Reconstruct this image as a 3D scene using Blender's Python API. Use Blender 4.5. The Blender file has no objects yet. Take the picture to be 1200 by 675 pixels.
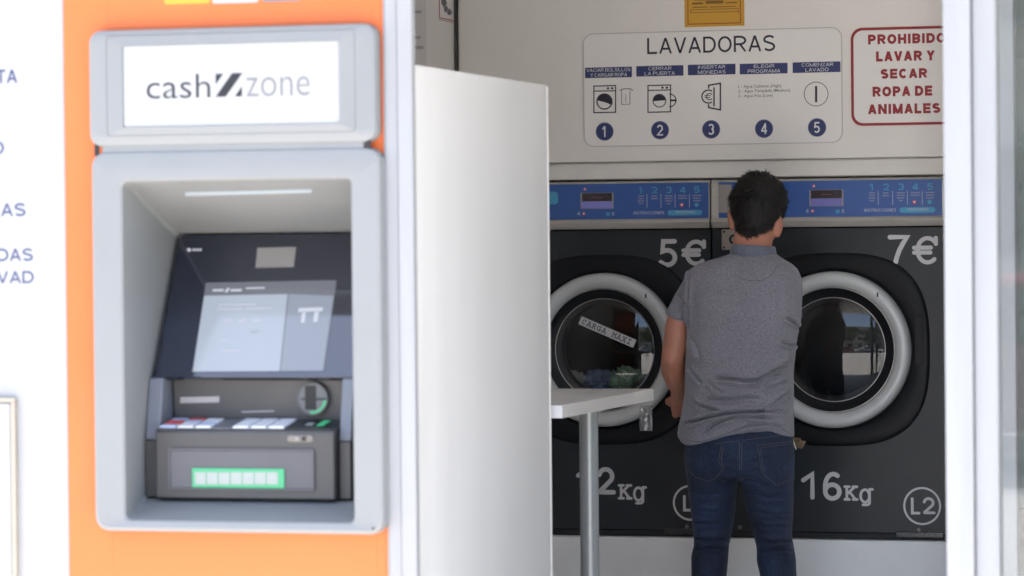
import bpy, bmesh, math, random
from math import sin, cos, tan, pi, radians as R
from mathutils import Vector, Matrix, noise
from mathutils.bvhtree import BVHTree

random.seed(7)
SC = bpy.context.scene
COL = SC.collection
DG = None

# ---------------------------------------------------------------- camera
# the lens: photo pixels (1200 x 675) <-> rays, used to place things on their own planes
F_PX = 4090.0
CAM = Vector((0, 0, 1.55))
YAW, PITCH, ROLL = R(16), -0.0131, 0.0095
f0 = Vector((-sin(YAW) * cos(PITCH), cos(YAW) * cos(PITCH), sin(PITCH)))
r0 = Vector((cos(YAW), sin(YAW), 0))
u0 = r0.cross(f0)
CR = (r0 * cos(ROLL) - u0 * sin(ROLL)).normalized()
CU = (u0 * cos(ROLL) + r0 * sin(ROLL)).normalized()

def ray(px, py):
    return f0 + CR * ((px - 600) / F_PX) + CU * ((337.5 - py) / F_PX)

def P(px, py, Y):
    d = ray(px, py)
    return CAM + d * ((Y - CAM.y) / d.y)

def PX(px, py, X):
    d = ray(px, py)
    return CAM + d * ((X - CAM.x) / d.x)

def PP(px, py, p0, n):
    d = ray(px, py)
    return CAM + d * ((p0 - CAM).dot(n) / d.dot(n))

YW = 11.0     # front plane of the washing machines
YF = 7.5      # outer face of the shop front

# ---------------------------------------------------------------- materials
MATS = {}
def mat(name, col, rough=.5, metal=0., var=.06, vscale=6., bump=0., bscale=60., spec=.5, emit=None, estr=0., coat=0., aniso=None):
    if name in MATS: return MATS[name]
    m = bpy.data.materials.new(name); m.use_nodes = True
    nt = m.node_tree; b = nt.nodes['Principled BSDF']
    b.inputs['Roughness'].default_value = rough
    b.inputs['Metallic'].default_value = metal
    b.inputs['Specular IOR Level'].default_value = spec
    b.inputs['Coat Weight'].default_value = coat
    b.inputs['Base Color'].default_value = (*col, 1)
    tc = nt.nodes.new('ShaderNodeTexCoord')
    if var > 0:
        n = nt.nodes.new('ShaderNodeTexNoise'); n.inputs['Scale'].default_value = vscale
        n.inputs['Detail'].default_value = 6; n.inputs['Roughness'].default_value = .62
        mp = nt.nodes.new('ShaderNodeMapping')
        if aniso: mp.inputs['Scale'].default_value = aniso
        nt.links.new(tc.outputs['Object'], mp.inputs[0]); nt.links.new(mp.outputs[0], n.inputs[0])
        mr = nt.nodes.new('ShaderNodeMapRange')
        mr.inputs[1].default_value = .3; mr.inputs[2].default_value = .7
        mr.inputs[3].default_value = 1 - var; mr.inputs[4].default_value = 1 + var
        nt.links.new(n.outputs[0], mr.inputs[0])
        hv = nt.nodes.new('ShaderNodeVectorMath'); hv.operation = 'SCALE'
        hv.inputs[0].default_value = col
        nt.links.new(mr.outputs[0], hv.inputs['Scale']); nt.links.new(hv.outputs[0], b.inputs['Base Color'])
        m2 = nt.nodes.new('ShaderNodeMapRange')
        m2.inputs[1].default_value = .3; m2.inputs[2].default_value = .7
        m2.inputs[3].default_value = max(0, rough - .08); m2.inputs[4].default_value = min(1, rough + .08)
        nt.links.new(n.outputs[0], m2.inputs[0]); nt.links.new(m2.outputs[0], b.inputs['Roughness'])
    if bump > 0:
        n = nt.nodes.new('ShaderNodeTexNoise'); n.inputs['Scale'].default_value = bscale; n.inputs['Detail'].default_value = 5
        nt.links.new(tc.outputs['Object'], n.inputs[0])
        bp = nt.nodes.new('ShaderNodeBump'); bp.inputs['Strength'].default_value = bump; bp.inputs['Distance'].default_value = .01
        nt.links.new(n.outputs[0], bp.inputs['Height']); nt.links.new(bp.outputs[0], b.inputs['Normal'])
    if emit:
        b.inputs['Emission Color'].default_value = (*emit, 1); b.inputs['Emission Strength'].default_value = estr
    MATS[name] = m
    return m

def glass_mat(name, tint, ior=1.5, rough=0.0, refl=1.0):
    if name in MATS: return MATS[name]
    m = bpy.data.materials.new(name); m.use_nodes = True
    nt = m.node_tree; nt.nodes.remove(nt.nodes['Principled BSDF'])
    out = nt.nodes['Material Output']
    t = nt.nodes.new('ShaderNodeBsdfTransparent'); t.inputs[0].default_value = (*tint, 1)
    g = nt.nodes.new('ShaderNodeBsdfGlossy'); g.inputs['Roughness'].default_value = rough; g.inputs[0].default_value = (refl, refl, refl, 1)
    fr = nt.nodes.new('ShaderNodeFresnel'); fr.inputs[0].default_value = ior
    mx = nt.nodes.new('ShaderNodeMixShader')
    nt.links.new(fr.outputs[0], mx.inputs[0]); nt.links.new(t.outputs[0], mx.inputs[1]); nt.links.new(g.outputs[0], mx.inputs[2])
    nt.links.new(mx.outputs[0], out.inputs[0])
    MATS[name] = m
    return m

# ---------------------------------------------------------------- object helpers
def link(name, me, m=None, parent=None):
    o = bpy.data.objects.new(name, me); COL.objects.link(o)
    if m is not None:
        me.materials.clear(); me.materials.append(m)
    if parent is not None: o.parent = parent; o.matrix_parent_inverse = parent.matrix_world.inverted()
    return o

def tag(o, label=None, cat=None, group=None, kind=None):
    if label: o['label'] = label
    if cat: o['category'] = cat
    if group: o['group'] = group
    if kind: o['kind'] = kind
    return o

def thing(name, label, cat, loc=(0, 0, 0), group=None):
    o = bpy.data.objects.new(name, None); COL.objects.link(o)
    o.location = loc; o.matrix_world = Matrix.Translation(loc); o.empty_display_size = .1
    return tag(o, label, cat, group)

class MB:
    def __init__(s): s.v = []; s.f = []
    def add(s, vs, fs):
        k = len(s.v); s.v += [tuple(v) for v in vs]; s.f += [tuple(i + k for i in f) for f in fs]; return s
    def box(s, x0, x1, y0, y1, z0, z1):
        return s.add([(x0,y0,z0),(x1,y0,z0),(x1,y1,z0),(x0,y1,z0),(x0,y0,z1),(x1,y0,z1),(x1,y1,z1),(x0,y1,z1)],
                     [(0,3,2,1),(4,5,6,7),(0,1,5,4),(1,2,6,5),(2,3,7,6),(3,0,4,7)])
    def slab(s, q, n, d):                     # quad q (front, ccw from outside) thickened by d along -n
        q = [Vector(p) for p in q]; b = [p - n * d for p in q]; m = len(q)
        return s.add(q + b, [tuple(range(m)), tuple(range(2*m-1, m-1, -1))] + [(i, i+m, (i+1)%m+m, (i+1)%m) for i in range(m)])
    def poly_y(s, pts, y0, y1):               # polygon in x,z (ccw seen from -y), from y0 (front) to y1
        m = len(pts)
        return s.add([(x,y0,z) for x,z in pts] + [(x,y1,z) for x,z in pts],
                     [tuple(range(m)), tuple(range(2*m-1, m-1, -1))] + [(i, i+m, (i+1)%m+m, (i+1)%m) for i in range(m)])
    def poly_x(s, pts, x0, x1):               # polygon in y,z
        m = len(pts)
        return s.add([(x0,y,z) for y,z in pts] + [(x1,y,z) for y,z in pts],
                     [tuple(range(m)), tuple(range(2*m-1, m-1, -1))] + [(i, i+m, (i+1)%m+m, (i+1)%m) for i in range(m)])
    def loft(s, rings, cap0=True, cap1=True, closed=True):
        n = len(rings[0]); vs = [p for r in rings for p in r]; fs = []
        for k in range(len(rings)-1):
            for i in range(n if closed else n-1):
                j = (i+1) % n
                fs.append((k*n+i, k*n+j, (k+1)*n+j, (k+1)*n+i))
        if cap0: fs.append(tuple(range(n-1, -1, -1)))
        if cap1: fs.append(tuple(range((len(rings)-1)*n, len(rings)*n)))
        return s.add(vs, fs)
    def lathe_y(s, cx, cz, prof, n=96, sq=2.0):  # profile of (radius, y); revolved about the y axis, optional superellipse
        rings = []
        for r, y in prof:
            ring = []
            for i in range(n):
                a = 2*pi*i/n; c, d = cos(a), sin(a)
                k = (abs(c)**sq + abs(d)**sq) ** (-1/sq)
                ring.append((cx + r*k*c, y, cz + r*k*d))
            rings.append(ring)
        return s.loft(rings, prof[0][0] > 1e-6, prof[-1][0] > 1e-6)
    def cyl(s, p, q, r, n=24, r2=None):
        return s.tube([p, q], [r, r if r2 is None else r2], n, False)
    def tube(s, pts, rad, n=14, round_ends=True):
        pts = [Vector(p) for p in pts]; rings = []
        up = Vector((0.13, 0.31, 1)).normalized()
        for i, p in enumerate(pts):
            t = (pts[min(i+1, len(pts)-1)] - pts[max(i-1, 0)]).normalized()
            if i == 0:
                u_ = Vector((1, .2, 0)) if abs(t.dot(up)) > .95 else up
                a = t.cross(u_).normalized()
            else: a = (a - t*a.dot(t)).normalized()      # carried along the path, no twist
            b = t.cross(a)
            r = rad[i]; ra, rb = r if isinstance(r, tuple) else (r, r)
            def ring(c, k): return [c + a*(ra*k*cos(2*pi*j/n)) + b*(rb*k*sin(2*pi*j/n)) for j in range(n)]
            rm = (ra+rb)/2
            if i == 0 and round_ends:
                for e in (80, 60, 40, 20): rings.append(ring(p - t*(rm*sin(R(e))), cos(R(e))))
            rings.append(ring(p, 1))
            if i == len(pts)-1 and round_ends:
                for e in (20, 40, 60, 80): rings.append(ring(p + t*(rm*sin(R(e))), cos(R(e))))
        return s.loft(rings)
    def ellipsoid(s, c, r, n=24, m=14):
        rings = []
        for k in range(1, m):
            a = pi*k/m - pi/2
            rings.append([(c[0]+r[0]*cos(a)*cos(2*pi*i/n), c[1]+r[1]*cos(a)*sin(2*pi*i/n), c[2]+r[2]*sin(a)) for i in range(n)])
        return s.loft(rings)
    def mesh(s, name):
        me = bpy.data.meshes.new(name); me.from_pydata(s.v, [], s.f); me.update()
        bm = bmesh.new(); bm.from_mesh(me); bmesh.ops.recalc_face_normals(bm, faces=bm.faces); bm.to_mesh(me); bm.free()
        return me
    def build(s, name, m, parent=None, bevel=0., smooth=True, angle=35, seg=2):
        me = s.mesh(name); o = link(name, me, m, parent)
        if smooth:
            me.shade_smooth(); me.set_sharp_from_angle(angle=R(angle))
        if bevel > 0:
            b = o.modifiers.new('bevel', 'BEVEL'); b.width = bevel; b.segments = seg; b.limit_method = 'ANGLE'; b.angle_limit = R(40)
        return o

def rrect(x0, x1, z0, z1, r, k=6):
    pts = []
    for cx, cz, a0 in ((x1-r, z0+r, -90), (x1-r, z1-r, 0), (x0+r, z1-r, 90), (x0+r, z0+r, 180)):
        for i in range(k+1):
            a = R(a0 + 90*i/k); pts.append((cx + r*cos(a), cz + r*sin(a)))
    return pts

def frame_mb(outer, inner, y0, y1):           # ring between two point loops of equal count
    n = len(outer); b = MB()
    b.loft([[(x,y1,z) for x,z in outer], [(x,y0,z) for x,z in outer], [(x,y0,z) for x,z in inner], [(x,y1,z) for x,z in inner]], False, False)
    k = len(b.v)
    return b

# ---------------------------------------------------------------- lettering
def text_mesh(body, bold=0., space=1.0, line=1.0, align='LEFT'):
    cu = bpy.data.curves.new('lettering', 'FONT'); cu.body = body; cu.size = 1; cu.offset = bold; cu.resolution_u = 3
    cu.space_character = space; cu.align_x = align; cu.space_line = line
    o = bpy.data.objects.new('lettering_tmp', cu); COL.objects.link(o)
    dg = bpy.context.evaluated_depsgraph_get()
    me = bpy.data.meshes.new_from_object(o.evaluated_get(dg))
    bpy.data.objects.remove(o); bpy.data.curves.remove(cu)
    return me

def text(body, x0, x1, z0, z1, y, m, parent, name='lettering', bold=0., space=1.0, warp=None, up=None, thick=.0006, drop=0.0):
    """lettering filling the box x0..x1, z0..z1 on the plane y (facing -y); drop = share of the height below the baseline"""
    me = text_mesh(body, bold, space)
    xs = [v.co.x for v in me.vertices]; ys = [v.co.y for v in me.vertices]
    a, b, c, d = min(xs), max(xs), min(ys), max(ys)
    for v in me.vertices:
        X = x0 + (v.co.x - a)/(b-a)*(x1-x0); Z = z0 + (v.co.y - c)/(d-c)*(z1-z0)
        v.co = Vector((X, y, Z)) if warp is None else warp(X, Z)
    me.update()
    o = link(name, me, m, parent)
    return o

def text_px(body, x0, x1, yb, yt, Y, m, parent, off=.001, **k):
    """px box: left baseline (x0,yb), cap top at left (x0,yt), right end x1"""
    a = P(x0, yb, Y); t = P(x0, yt, Y); b = P(x1, yb, Y)
    return text(body, a.x, b.x, a.z, t.z, Y - off, m, parent, **k)

def arc(cx, cz, rx, rz, a0, a1, n=14):
    return [(cx + rx*cos(R(a0 + (a1-a0)*i/n)), cz + rz*sin(R(a0 + (a1-a0)*i/n))) for i in range(n+1)]

GL = {
 '5': [[(.55,.925),(.17,.925),(.135,.56)] + arc(.29,.34,.27,.265,112,-140,18)],
 '7': [[(.06,.925),(.58,.925),(.46,.72),(.34,.47),(.26,.22),(.23,.075)]],
 '1': [[(.08,.70),(.34,.925),(.34,.075)]],
 '6': [arc(.38,.50,.31,.425,60,175) + [(.07,.34)], arc(.335,.315,.265,.24,0,360,28)],
 '2': [arc(.31,.67,.24,.255,170,-35) + [(.09,.10),(.10,.075),(.60,.075)]],
 'E': [arc(.50,.5,.36,.425,48,312,26), [(.02,.59),(.62,.59)], [(.02,.42),(.60,.42)], [(.80,.93),(.80,.72)]],
 'K': [[(.22,.93),(.22,.07)], [(.07,.93),(.40,.93)], [(.07,.07),(.40,.07)], [(.80,.93),(.25,.44)], [(.42,.58),(.85,.07)], [(.66,.93),(.96,.93)], [(.68,.07),(.98,.07)]],
 'g': [arc(.36,.56,.29,.35,0,360,28), [(.66,.92),(.66,.18)] + arc(.46,.18,.20,.12,0,-90,6) + [(.22,.06)], [(.66,.93),(.86,.93)]],
 'L': [[(.12,.93),(.12,.07),(.62,.07)]],
 'C': [arc(.45,.5,.36,.42,35,325,20), [(.76,.93),(.76,.70)]],
 'A': [[(.12,.06),(.44,.93),(.52,.93),(.84,.06)], [(.26,.34),(.70,.34)], [(.0,.06),(.28,.06)], [(.68,.06),(.98,.06)], [(.24,.93),(.5,.93)]],
 'R': [[(.18,.93),(.18,.06)], [(.04,.06),(.36,.06)], [(.04,.93),(.5,.93)] + arc(.5,.71,.22,.22,90,-90,10) + [(.18,.49)], [(.46,.49),(.76,.06),(.96,.06)]],
 'G': [arc(.45,.5,.36,.42,35,325,20), [(.76,.93),(.76,.72)], [(.52,.42),(.92,.42)], [(.78,.42),(.78,.12)]],
 'M': [[(.1,.93),(.24,.93),(.5,.42),(.76,.93),(.9,.93)], [(.16,.9),(.16,.06)], [(.84,.9),(.84,.06)], [(.02,.06),(.32,.06)], [(.68,.06),(.98,.06)]],
 'X': [[(.16,.93),(.84,.06)], [(.84,.93),(.16,.06)], [(.04,.93),(.34,.93)], [(.66,.93),(.96,.93)], [(.02,.06),(.34,.06)], [(.66,.06),(.98,.06)]],
 'I': [[(.5,.93),(.5,.06)], [(.16,.93),(.84,.93)], [(.16,.06),(.84,.06)]],
 "'": [[(.42,1.22),(.62,1.36)]],
}
def strokes(mb, paths, w, f, y, t, butt=False):
    """flat rounded strokes; f maps glyph coords to (x,z)"""
    for k, path in enumerate(paths):
        pts = [Vector(f(*p)) for p in path]
        closed = (pts[0]-pts[-1]).length < 1e-6
        if closed: pts = pts[:-1]
        n = len(pts); L = []; Rr = []
        tt = t + .00008*k
        for i, p in enumerate(pts):
            a = pts[(i-1) % n] if (i > 0 or closed) else p
            b = pts[(i+1) % n] if (i < n-1 or closed) else p
            d1 = (p-a).normalized() if (p-a).length > 1e-9 else (b-p).normalized()
            d2 = (b-p).normalized() if (b-p).length > 1e-9 else d1
            n1 = Vector((-d1.y, d1.x)); n2 = Vector((-d2.y, d2.x)); nn = n1+n2
            nn = n1 if nn.length < 1e-6 else nn.normalized()
            s = w/2/max(.6, nn.dot(n1))
            L.append(p + nn*s); Rr.append(p - nn*s)
        q = [(v.x, y-tt, v.y) for v in L] + [(v.x, y-tt, v.y) for v in Rr] + [(v.x, y, v.y) for v in L] + [(v.x, y, v.y) for v in Rr]
        fs = []
        for i in range(n if closed else n-1):
            j = (i+1) % n
            fs += [(n+i, n+j, j, i), (i, j, 2*n+j, 2*n+i), (3*n+i, 3*n+j, n+j, n+i)]
        mb.add(q, fs)
        if not closed and butt:
            mb.add([], [])
            k0 = len(mb.v) - 4*n
            mb.f += [(k0, k0+n, k0+3*n, k0+2*n), (k0+n-1, k0+3*n-1, k0+4*n-1, k0+2*n-1)]
        elif not closed:
            for e, dsign in ((0, -1), (n-1, 1)):
                d = (pts[1]-pts[0]).normalized() if e == 0 else (pts[-1]-pts[-2]).normalized()
                nn = Vector((-d.y, d.x)); c = pts[e]; m = 8
                cap = [c + nn*(w/2*cos(pi*i/m)) + d*(dsign*w/2*sin(pi*i/m)) for i in range(m+1)]
                if dsign < 0: cap = cap[::-1]
                cap = cap[::-1]
                k0 = [(v.x, y-tt, v.y) for v in cap] + [(v.x, y, v.y) for v in cap]
                mb.add(k0, [tuple(range(m+1))] + [(i+1, i, m+1+i, m+2+i) for i in range(m)])
    return mb

# a plain sans alphabet drawn with strokes; cap height 1, h = half the stroke
def sans_glyph(ch, h, W):
    t, b, l, r, m = 1-h, h, h, W-h, W/2
    if ch == 'A': return [[(h*.9, 0), (m, 1-h*.2)], [(m, 1-h*.2), (W-h*.9, 0)], [(W*.2, .31), (W*.8, .31)]]
    if ch == 'B': return [[(l, 0), (l, 1)], [(l, t)] + arc(r-.25, .5+(t-.5)/2, .25, (t-.5)/2, 90, -90, 8) + [(l, .5)], [(l, .5)] + arc(r-.25, b+(.5-b)/2, .25, (.5-b)/2, 90, -90, 8) + [(l, b)]]
    if ch == 'C': return [arc(m, .5, m-h, .5-h, 42, 318, 20)]
    if ch == 'D': return [[(l, 0), (l, 1)], [(l, t), (m*.9, t)] + arc(m*.9, .5, r-m*.9, .5-h, 85, -85, 14) + [(m*.9, b), (l, b)]]
    if ch == 'E': return [[(l, 0), (l, 1)], [(l, t), (W, t)], [(l, .5), (W*.94, .5)], [(l, b), (W, b)]]
    if ch == 'G': return [arc(m, .5, m-h, .5-h, 42, 330, 20) + [(r, .46), (m, .46)]]
    if ch == 'H': return [[(l, 0), (l, 1)], [(r, 0), (r, 1)], [(l, .5), (r, .5)]]
    if ch == 'I': return [[(m, 0), (m, 1)]]
    if ch == 'L': return [[(l, 0), (l, 1)], [(l, b), (W, b)]]
    if ch == 'M': return [[(l, 0), (l, 1)], [(r, 0), (r, 1)], [(l*1.1, t), (m, .04)], [(m, .04), (W-l*1.1, t)]]
    if ch == 'N': return [[(l, 0), (l, 1)], [(r, 0), (r, 1)], [(l*1.1, 1), (W-l*1.1, 0)]]
    if ch == 'O': return [arc(m, .5, m-h, .5-h, 0, 360, 28)]
    if ch == 'P': return [[(l, 0), (l, 1)], [(l, t), (m, t)] + arc(m, .5+(t-.5)/2-.02, r-m, (t-.5)/2+.02, 85, -85, 10) + [(m, .46), (l, .46)]]
    if ch == 'R': return [[(l, 0), (l, 1)], [(l, t), (m, t)] + arc(m, .5+(t-.5)/2-.01, r-m, (t-.5)/2+.01, 85, -85, 10) + [(m, .48), (l, .48)], [(m, .48), (W-h*.8, 0)]]
    if ch == 'S': return [arc(m, .5+(t-.5)/2, m-h, (t-.5)/2, 30, 235, 14)[:-2] + arc(m, b+(.5-b)/2, m-h, (.5-b)/2, 75, -150, 14)]
    if ch == 'T': return [[(0, t), (W, t)], [(m, 0), (m, t)]]
    if ch == 'U': return [[(l, 1), (l, .35)] + arc(m, .35, m-h, .35-h, 180, 360, 14) + [(r, 1)]]
    if ch == 'V': return [[(h*.9, 1), (m, h*.2)], [(m, h*.2), (W-h*.9, 1)]]
    if ch == 'Y': return [[(h*.9, 1), (m, .45)], [(m, .45), (W-h*.9, 1)], [(m, 0), (m, .5)]]
    if ch == 'Z': return [[(0, t), (r*.97, t), (l*1.03, b), (W, b)]]
    if ch == '1': return [[(m*1.1, 0), (m*1.1, 1)], [(m*1.1, .95), (m*.25, .72)]]
    if ch == '2': return [arc(m, t-.26, m-h, .26, 165, -30, 12) + [(l*1.05, b), (W, b)]]
    if ch == '3': return [arc(m, .5+(t-.5)/2, m-h*1.15, (t-.5)/2, 150, -75, 12), arc(m, b+(.5-b)/2+.015, m-h, (.5-b)/2+.015, 75, -150, 12)]
    if ch == '4': return [[(W*.72, 0), (W*.72, 1)], [(W*.72, t), (h, .30)], [(h*.6, .28), (W, .28)]]
    if ch == '5': return [[(W*.9, t), (W*.24, t), (W*.16, .52)] + arc(m*.95, .33, m-h, .33-h, 125, -145, 14)]
    return []
SW = dict(A=.72, B=.68, C=.72, D=.72, E=.62, G=.76, H=.7, I=.0, L=.56, M=.84, N=.72, O=.78, P=.66, R=.70, S=.66, T=.64, U=.7, V=.70, Y=.70, Z=.62)
SW.update({'1': .5, '2': .56, '3': .56, '4': .58, '5': .56})
def sans_layout(body, w):
    """boxes in cap-height units: list of (glyph, x offset, width), total width"""
    x = 0; out = []; gap = .10 + w*.22
    for ch in body:
        if ch == ' ': x += .30; continue
        W = SW[ch] + (w if ch == 'I' else .35*w); out.append((ch, x, W)); x += W + gap
        if ch in 'LA' and body.find(ch+'V') >= 0 and False: x -= .05
    return out, x - gap
def sans_px(body, x0, x1, yb, yt, Y, w, m, parent, off=.0002, name='lettering', dxm=0.0, t=.0006, to=None):
    a = P(x0, yb, Y); tp = P(x0, yt, Y); b = P(x1, yb, Y); H_ = tp.z-a.z
    lay, tot = sans_layout(body, w); kx = (b.x-a.x)/tot; mb = MB()
    for ch, gx, W in lay:
        W2 = W*kx/H_                          # true width in cap heights, so strokes keep an even weight
        tmp = MB(); sub = sans_glyph(ch, w/2, W2)
        strokes(tmp, sub, w, lambda x, z: (x, z), 0, .01, butt=True)
        mb.add([(a.x + dxm + gx*kx + x*H_, Y - off - t*(-y_/.01), a.z + min(1, max(0, z))*H_) for x, y_, z in tmp.v], tmp.f)
    return mb.build(name, m, parent, smooth=False)

def glyph(mb, ch, x0, x1, yb, yt, Y, w_px, off=.0005, t=.0006):
    """one letter filling the photo box (left x0, right x1, baseline yb, top yt) on plane Y"""
    a = P(x0, yb, Y); b = P(x1, yb, Y); c = P(x0, yt, Y)
    pth = GL[ch]; xs = [p[0] for q in pth for p in q]; zs = [p[1] for q in pth for p in q]
    w = w_px * (c.z-a.z) / max(1, yb-yt)
    gx0, gx1, gz0, gz1 = min(xs), max(xs), min(zs), max(zs)
    X0, X1, Z0, Z1 = a.x+w/2, b.x-w/2, a.z+w/2, c.z-w/2
    strokes(mb, pth, w, lambda x, z: (X0+(x-gx0)/max(1e-6, gx1-gx0)*(X1-X0), Z0+(z-gz0)/(gz1-gz0)*(Z1-Z0)), Y-off, t)

def rect_px(mb, x0, x1, y0, y1, Y, off, t=.0006):
    """thin raised rectangle on plane Y: left/right px, top/bottom px measured at its left edge"""
    a = P(x0, y1, Y); b = P(x1, y1, Y); c = P(x0, y0, Y)
    mb.box(a.x, b.x, Y-off-t, Y-off, a.z, c.z); return mb

def disc(mb, cx, cz, r, y0, y1, n=40, r_in=0):
    if r_in <= 0: mb.poly_y([(cx+r*cos(2*pi*i/n), cz+r*sin(2*pi*i/n)) for i in range(n)], y0, y1)
    else:
        o = [(cx+r*cos(2*pi*i/n), cz+r*sin(2*pi*i/n)) for i in range(n)]; q = [(cx+r_in*cos(2*pi*i/n), cz+r_in*sin(2*pi*i/n)) for i in range(n)]
        mb.loft([[(x,y1,z) for x,z in o], [(x,y0,z) for x,z in o], [(x,y0,z) for x,z in q], [(x,y1,z) for x,z in q]], False, False)
    return mb

PXM = lambda Y, px, py: (P(px, py-1, Y).z - P(px, py, Y).z)     # metres per photo pixel on plane Y

#==SETTING==
exec_parts = True
# ---------------------------------------------------------------- materials used
WHITE = mat('white_wall_paint', (.33, .33, .33), .6, var=.05, vscale=3, bump=.12, bscale=25)
INWALL = mat('interior_wall_laminate', (.77, .735, .695), .42, var=.03, vscale=2.5, bump=.03, bscale=12)
ALU = mat('white_lacquered_aluminium', (.285, .288, .295), .4, var=.05, vscale=4, aniso=(6, 6, .4))
ORANGE = mat('orange_panel', (.62, .130, .028), .42, var=.06, vscale=2.2)
ATMGREY = mat('pale_grey_plastic', (.200, .207, .209), .42, var=.02, vscale=5, bump=.02, bscale=200)
ATMDARK = mat('dark_grey_plastic', (.046, .045, .046), .45, var=.05, vscale=8, bump=.04, bscale=300)
BLACKGL = mat('black_glass', (.006, .009, .020), .06, var=0, spec=.6)
BLACKGL.node_tree.nodes['Principled BSDF'].inputs['IOR'].default_value = 1.68
WASHER = mat('anthracite_metal', (.0165, .0205, .0245), .36, metal=0, var=.20, vscale=4, spec=.45)
GLOSSB = mat('gloss_black_plastic', (.005, .0055, .007), .45, var=.05, vscale=6, spec=.25)
BLACK = mat('matt_black', (.008, .008, .009), .6, var=0)
CHROME = mat('satin_aluminium', (.60, .60, .59), .33, metal=1, var=.05, vscale=5)
RINGM = mat('door_ring_silver', (.53, .535, .53), .5, metal=.25, var=.05, vscale=5)
STEEL = mat('brushed_steel', (.50, .47, .43), .42, metal=.45, var=.10, vscale=4, aniso=(1, 1, 25))
BLUE = mat('blue_panel', (.040, .105, .33), .35, var=.03, vscale=4)
CYAN = mat('cyan_print', (.07, .33, .52), .5, var=0)
PALEP = mat('pale_print', (.42, .44, .56), .5, var=0)
SILVERP = mat('silver_vinyl', (.56, .55, .555), .5, var=.02)
NAVY = mat('navy_print', (.030, .042, .14), .5, var=.02)
INK = mat('dark_ink', (.014, .014, .032), .5, var=0)
GREYINK = mat('grey_ink', (.10, .10, .12), .5, var=0)
REDP = mat('red_print', (.30, .018, .026), .5, var=.02)
BOARD = mat('sign_board', (.79, .76, .735), .45, var=.02, vscale=3)
WHITEP = mat('white_print', (.72, .72, .74), .5, var=0)
GREEN_E = mat('green_led', (.04, .22, .11), .4, var=0, emit=(.08, .8, .34), estr=.07)
RUBBER = mat('black_rubber', (.012, .012, .012), .7, var=.1)

# ---------------------------------------------------------------- ground
def floor_mat():
    m = bpy.data.materials.new('plaza_paving'); m.use_nodes = True; nt = m.node_tree; b = nt.nodes['Principled BSDF']
    tc = nt.nodes.new('ShaderNodeTexCoord'); br = nt.nodes.new('ShaderNodeTexBrick')
    br.inputs['Scale'].default_value = 1; br.inputs['Brick Width'].default_value = .6; br.inputs['Row Height'].default_value = .4
    br.inputs['Mortar Size'].default_value = .006
    br.inputs['Color1'].default_value = (.56, .53, .49, 1); br.inputs['Color2'].default_value = (.52, .49, .455, 1); br.inputs['Mortar'].default_value = (.18, .17, .16, 1)
    nt.links.new(tc.outputs['Object'], br.inputs[0]); nt.links.new(br.outputs[0], b.inputs['Base Color']); b.inputs['Roughness'].default_value = .8
    return m
tag(MB().box(-60, 60, -6, 60, -.3, 0).build('pavement', floor_mat()), 'pale paved square in front of the laundry shop', 'pavement', kind='structure')
ASPH = mat('asphalt', (.06, .06, .062), .9, var=.2, vscale=2, bump=.2, bscale=80)
tag(MB().box(-400, 400, -400, -6.001, -.5, -.12).build('road', ASPH), 'grey asphalt road beyond the paved square', 'road', kind='structure')
tag(MB().box(-3.30, 1.19, YF+.01, 11.95, 0.0, .012).build('shop_floor', mat('floor_tiles', (.60, .58, .55), .35, var=.06, vscale=2)), 'pale tiled floor inside the laundry shop', 'floor', kind='structure')

# ---------------------------------------------------------------- building
shop = thing('laundry_shop', 'white walled self service laundry with open front and machines set into its back wall', 'shop building', (-2.4, YF, 0))
xo0 = P(79, 337, YF).x; xo1 = P(453, 337, YF).x; xc1 = P(488, 337, YF).x
XL = PX(534, 40, -3.344).x
wall_back_z = P(640, 191, YW).z
# front: white wall at the left, post between machine and opening
MB().box(-9, xo0-.001, YF, YF+.15, 0, 2.75).build('facade_wall', WHITE, shop, bevel=.004)
xs = P(470, 337, YF).x
MB().box(xo1+.001, xs-.03, YF-.012, YF+.15, 0, 2.75).box(xs-.0295, xs, YF-.012, YF+.008, 0, 2.75).box(xs+.0015, xc1, YF-.018, YF+.008, 0, 2.75).build('corner_post', ALU, shop, bevel=.004)
MB().box(-9, 2.6, YF+.02, YF+.15, 2.7505, 2.95).build('facade_header', WHITE, shop)
# hatch at the lower left
hx = P(21, 560, YF).x; hz = P(10, 466, YF).z; hw = .012
TRIM = mat('beige_trim', (.33, .29, .235), .5, var=.05)
h = MB().box(hx-.7, hx-.012, YF-.012, YF-.001, .25, hz-.012).build('service_hatch', WHITE, shop, bevel=.003)
tr = MB().box(hx-.7, hx, YF-.014, YF-.0005, hz-.0105, hz).box(hx-.0105, hx, YF-.014, YF-.0005, .25, hz-.0112).build('trim', TRIM, h)
# vinyl words on the white wall, cut by the picture edge
VIN = mat('blue_vinyl', (.030, .040, .125), .5, var=0)
for w, x0, x1, yb, yt in (('TA', -4, 20, 97.5, 82), ('O', -9, 4.5, 181, 166), ('AS', 1.5, 30, 253.5, 238.5), ('DAS', -3, 38.5, 306, 291.5), ('VAD', -3, 39.5, 332, 318)):
    sans_px(w, x0, x1, yb, yt, YF, .14, VIN, shop, off=.0004)
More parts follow.
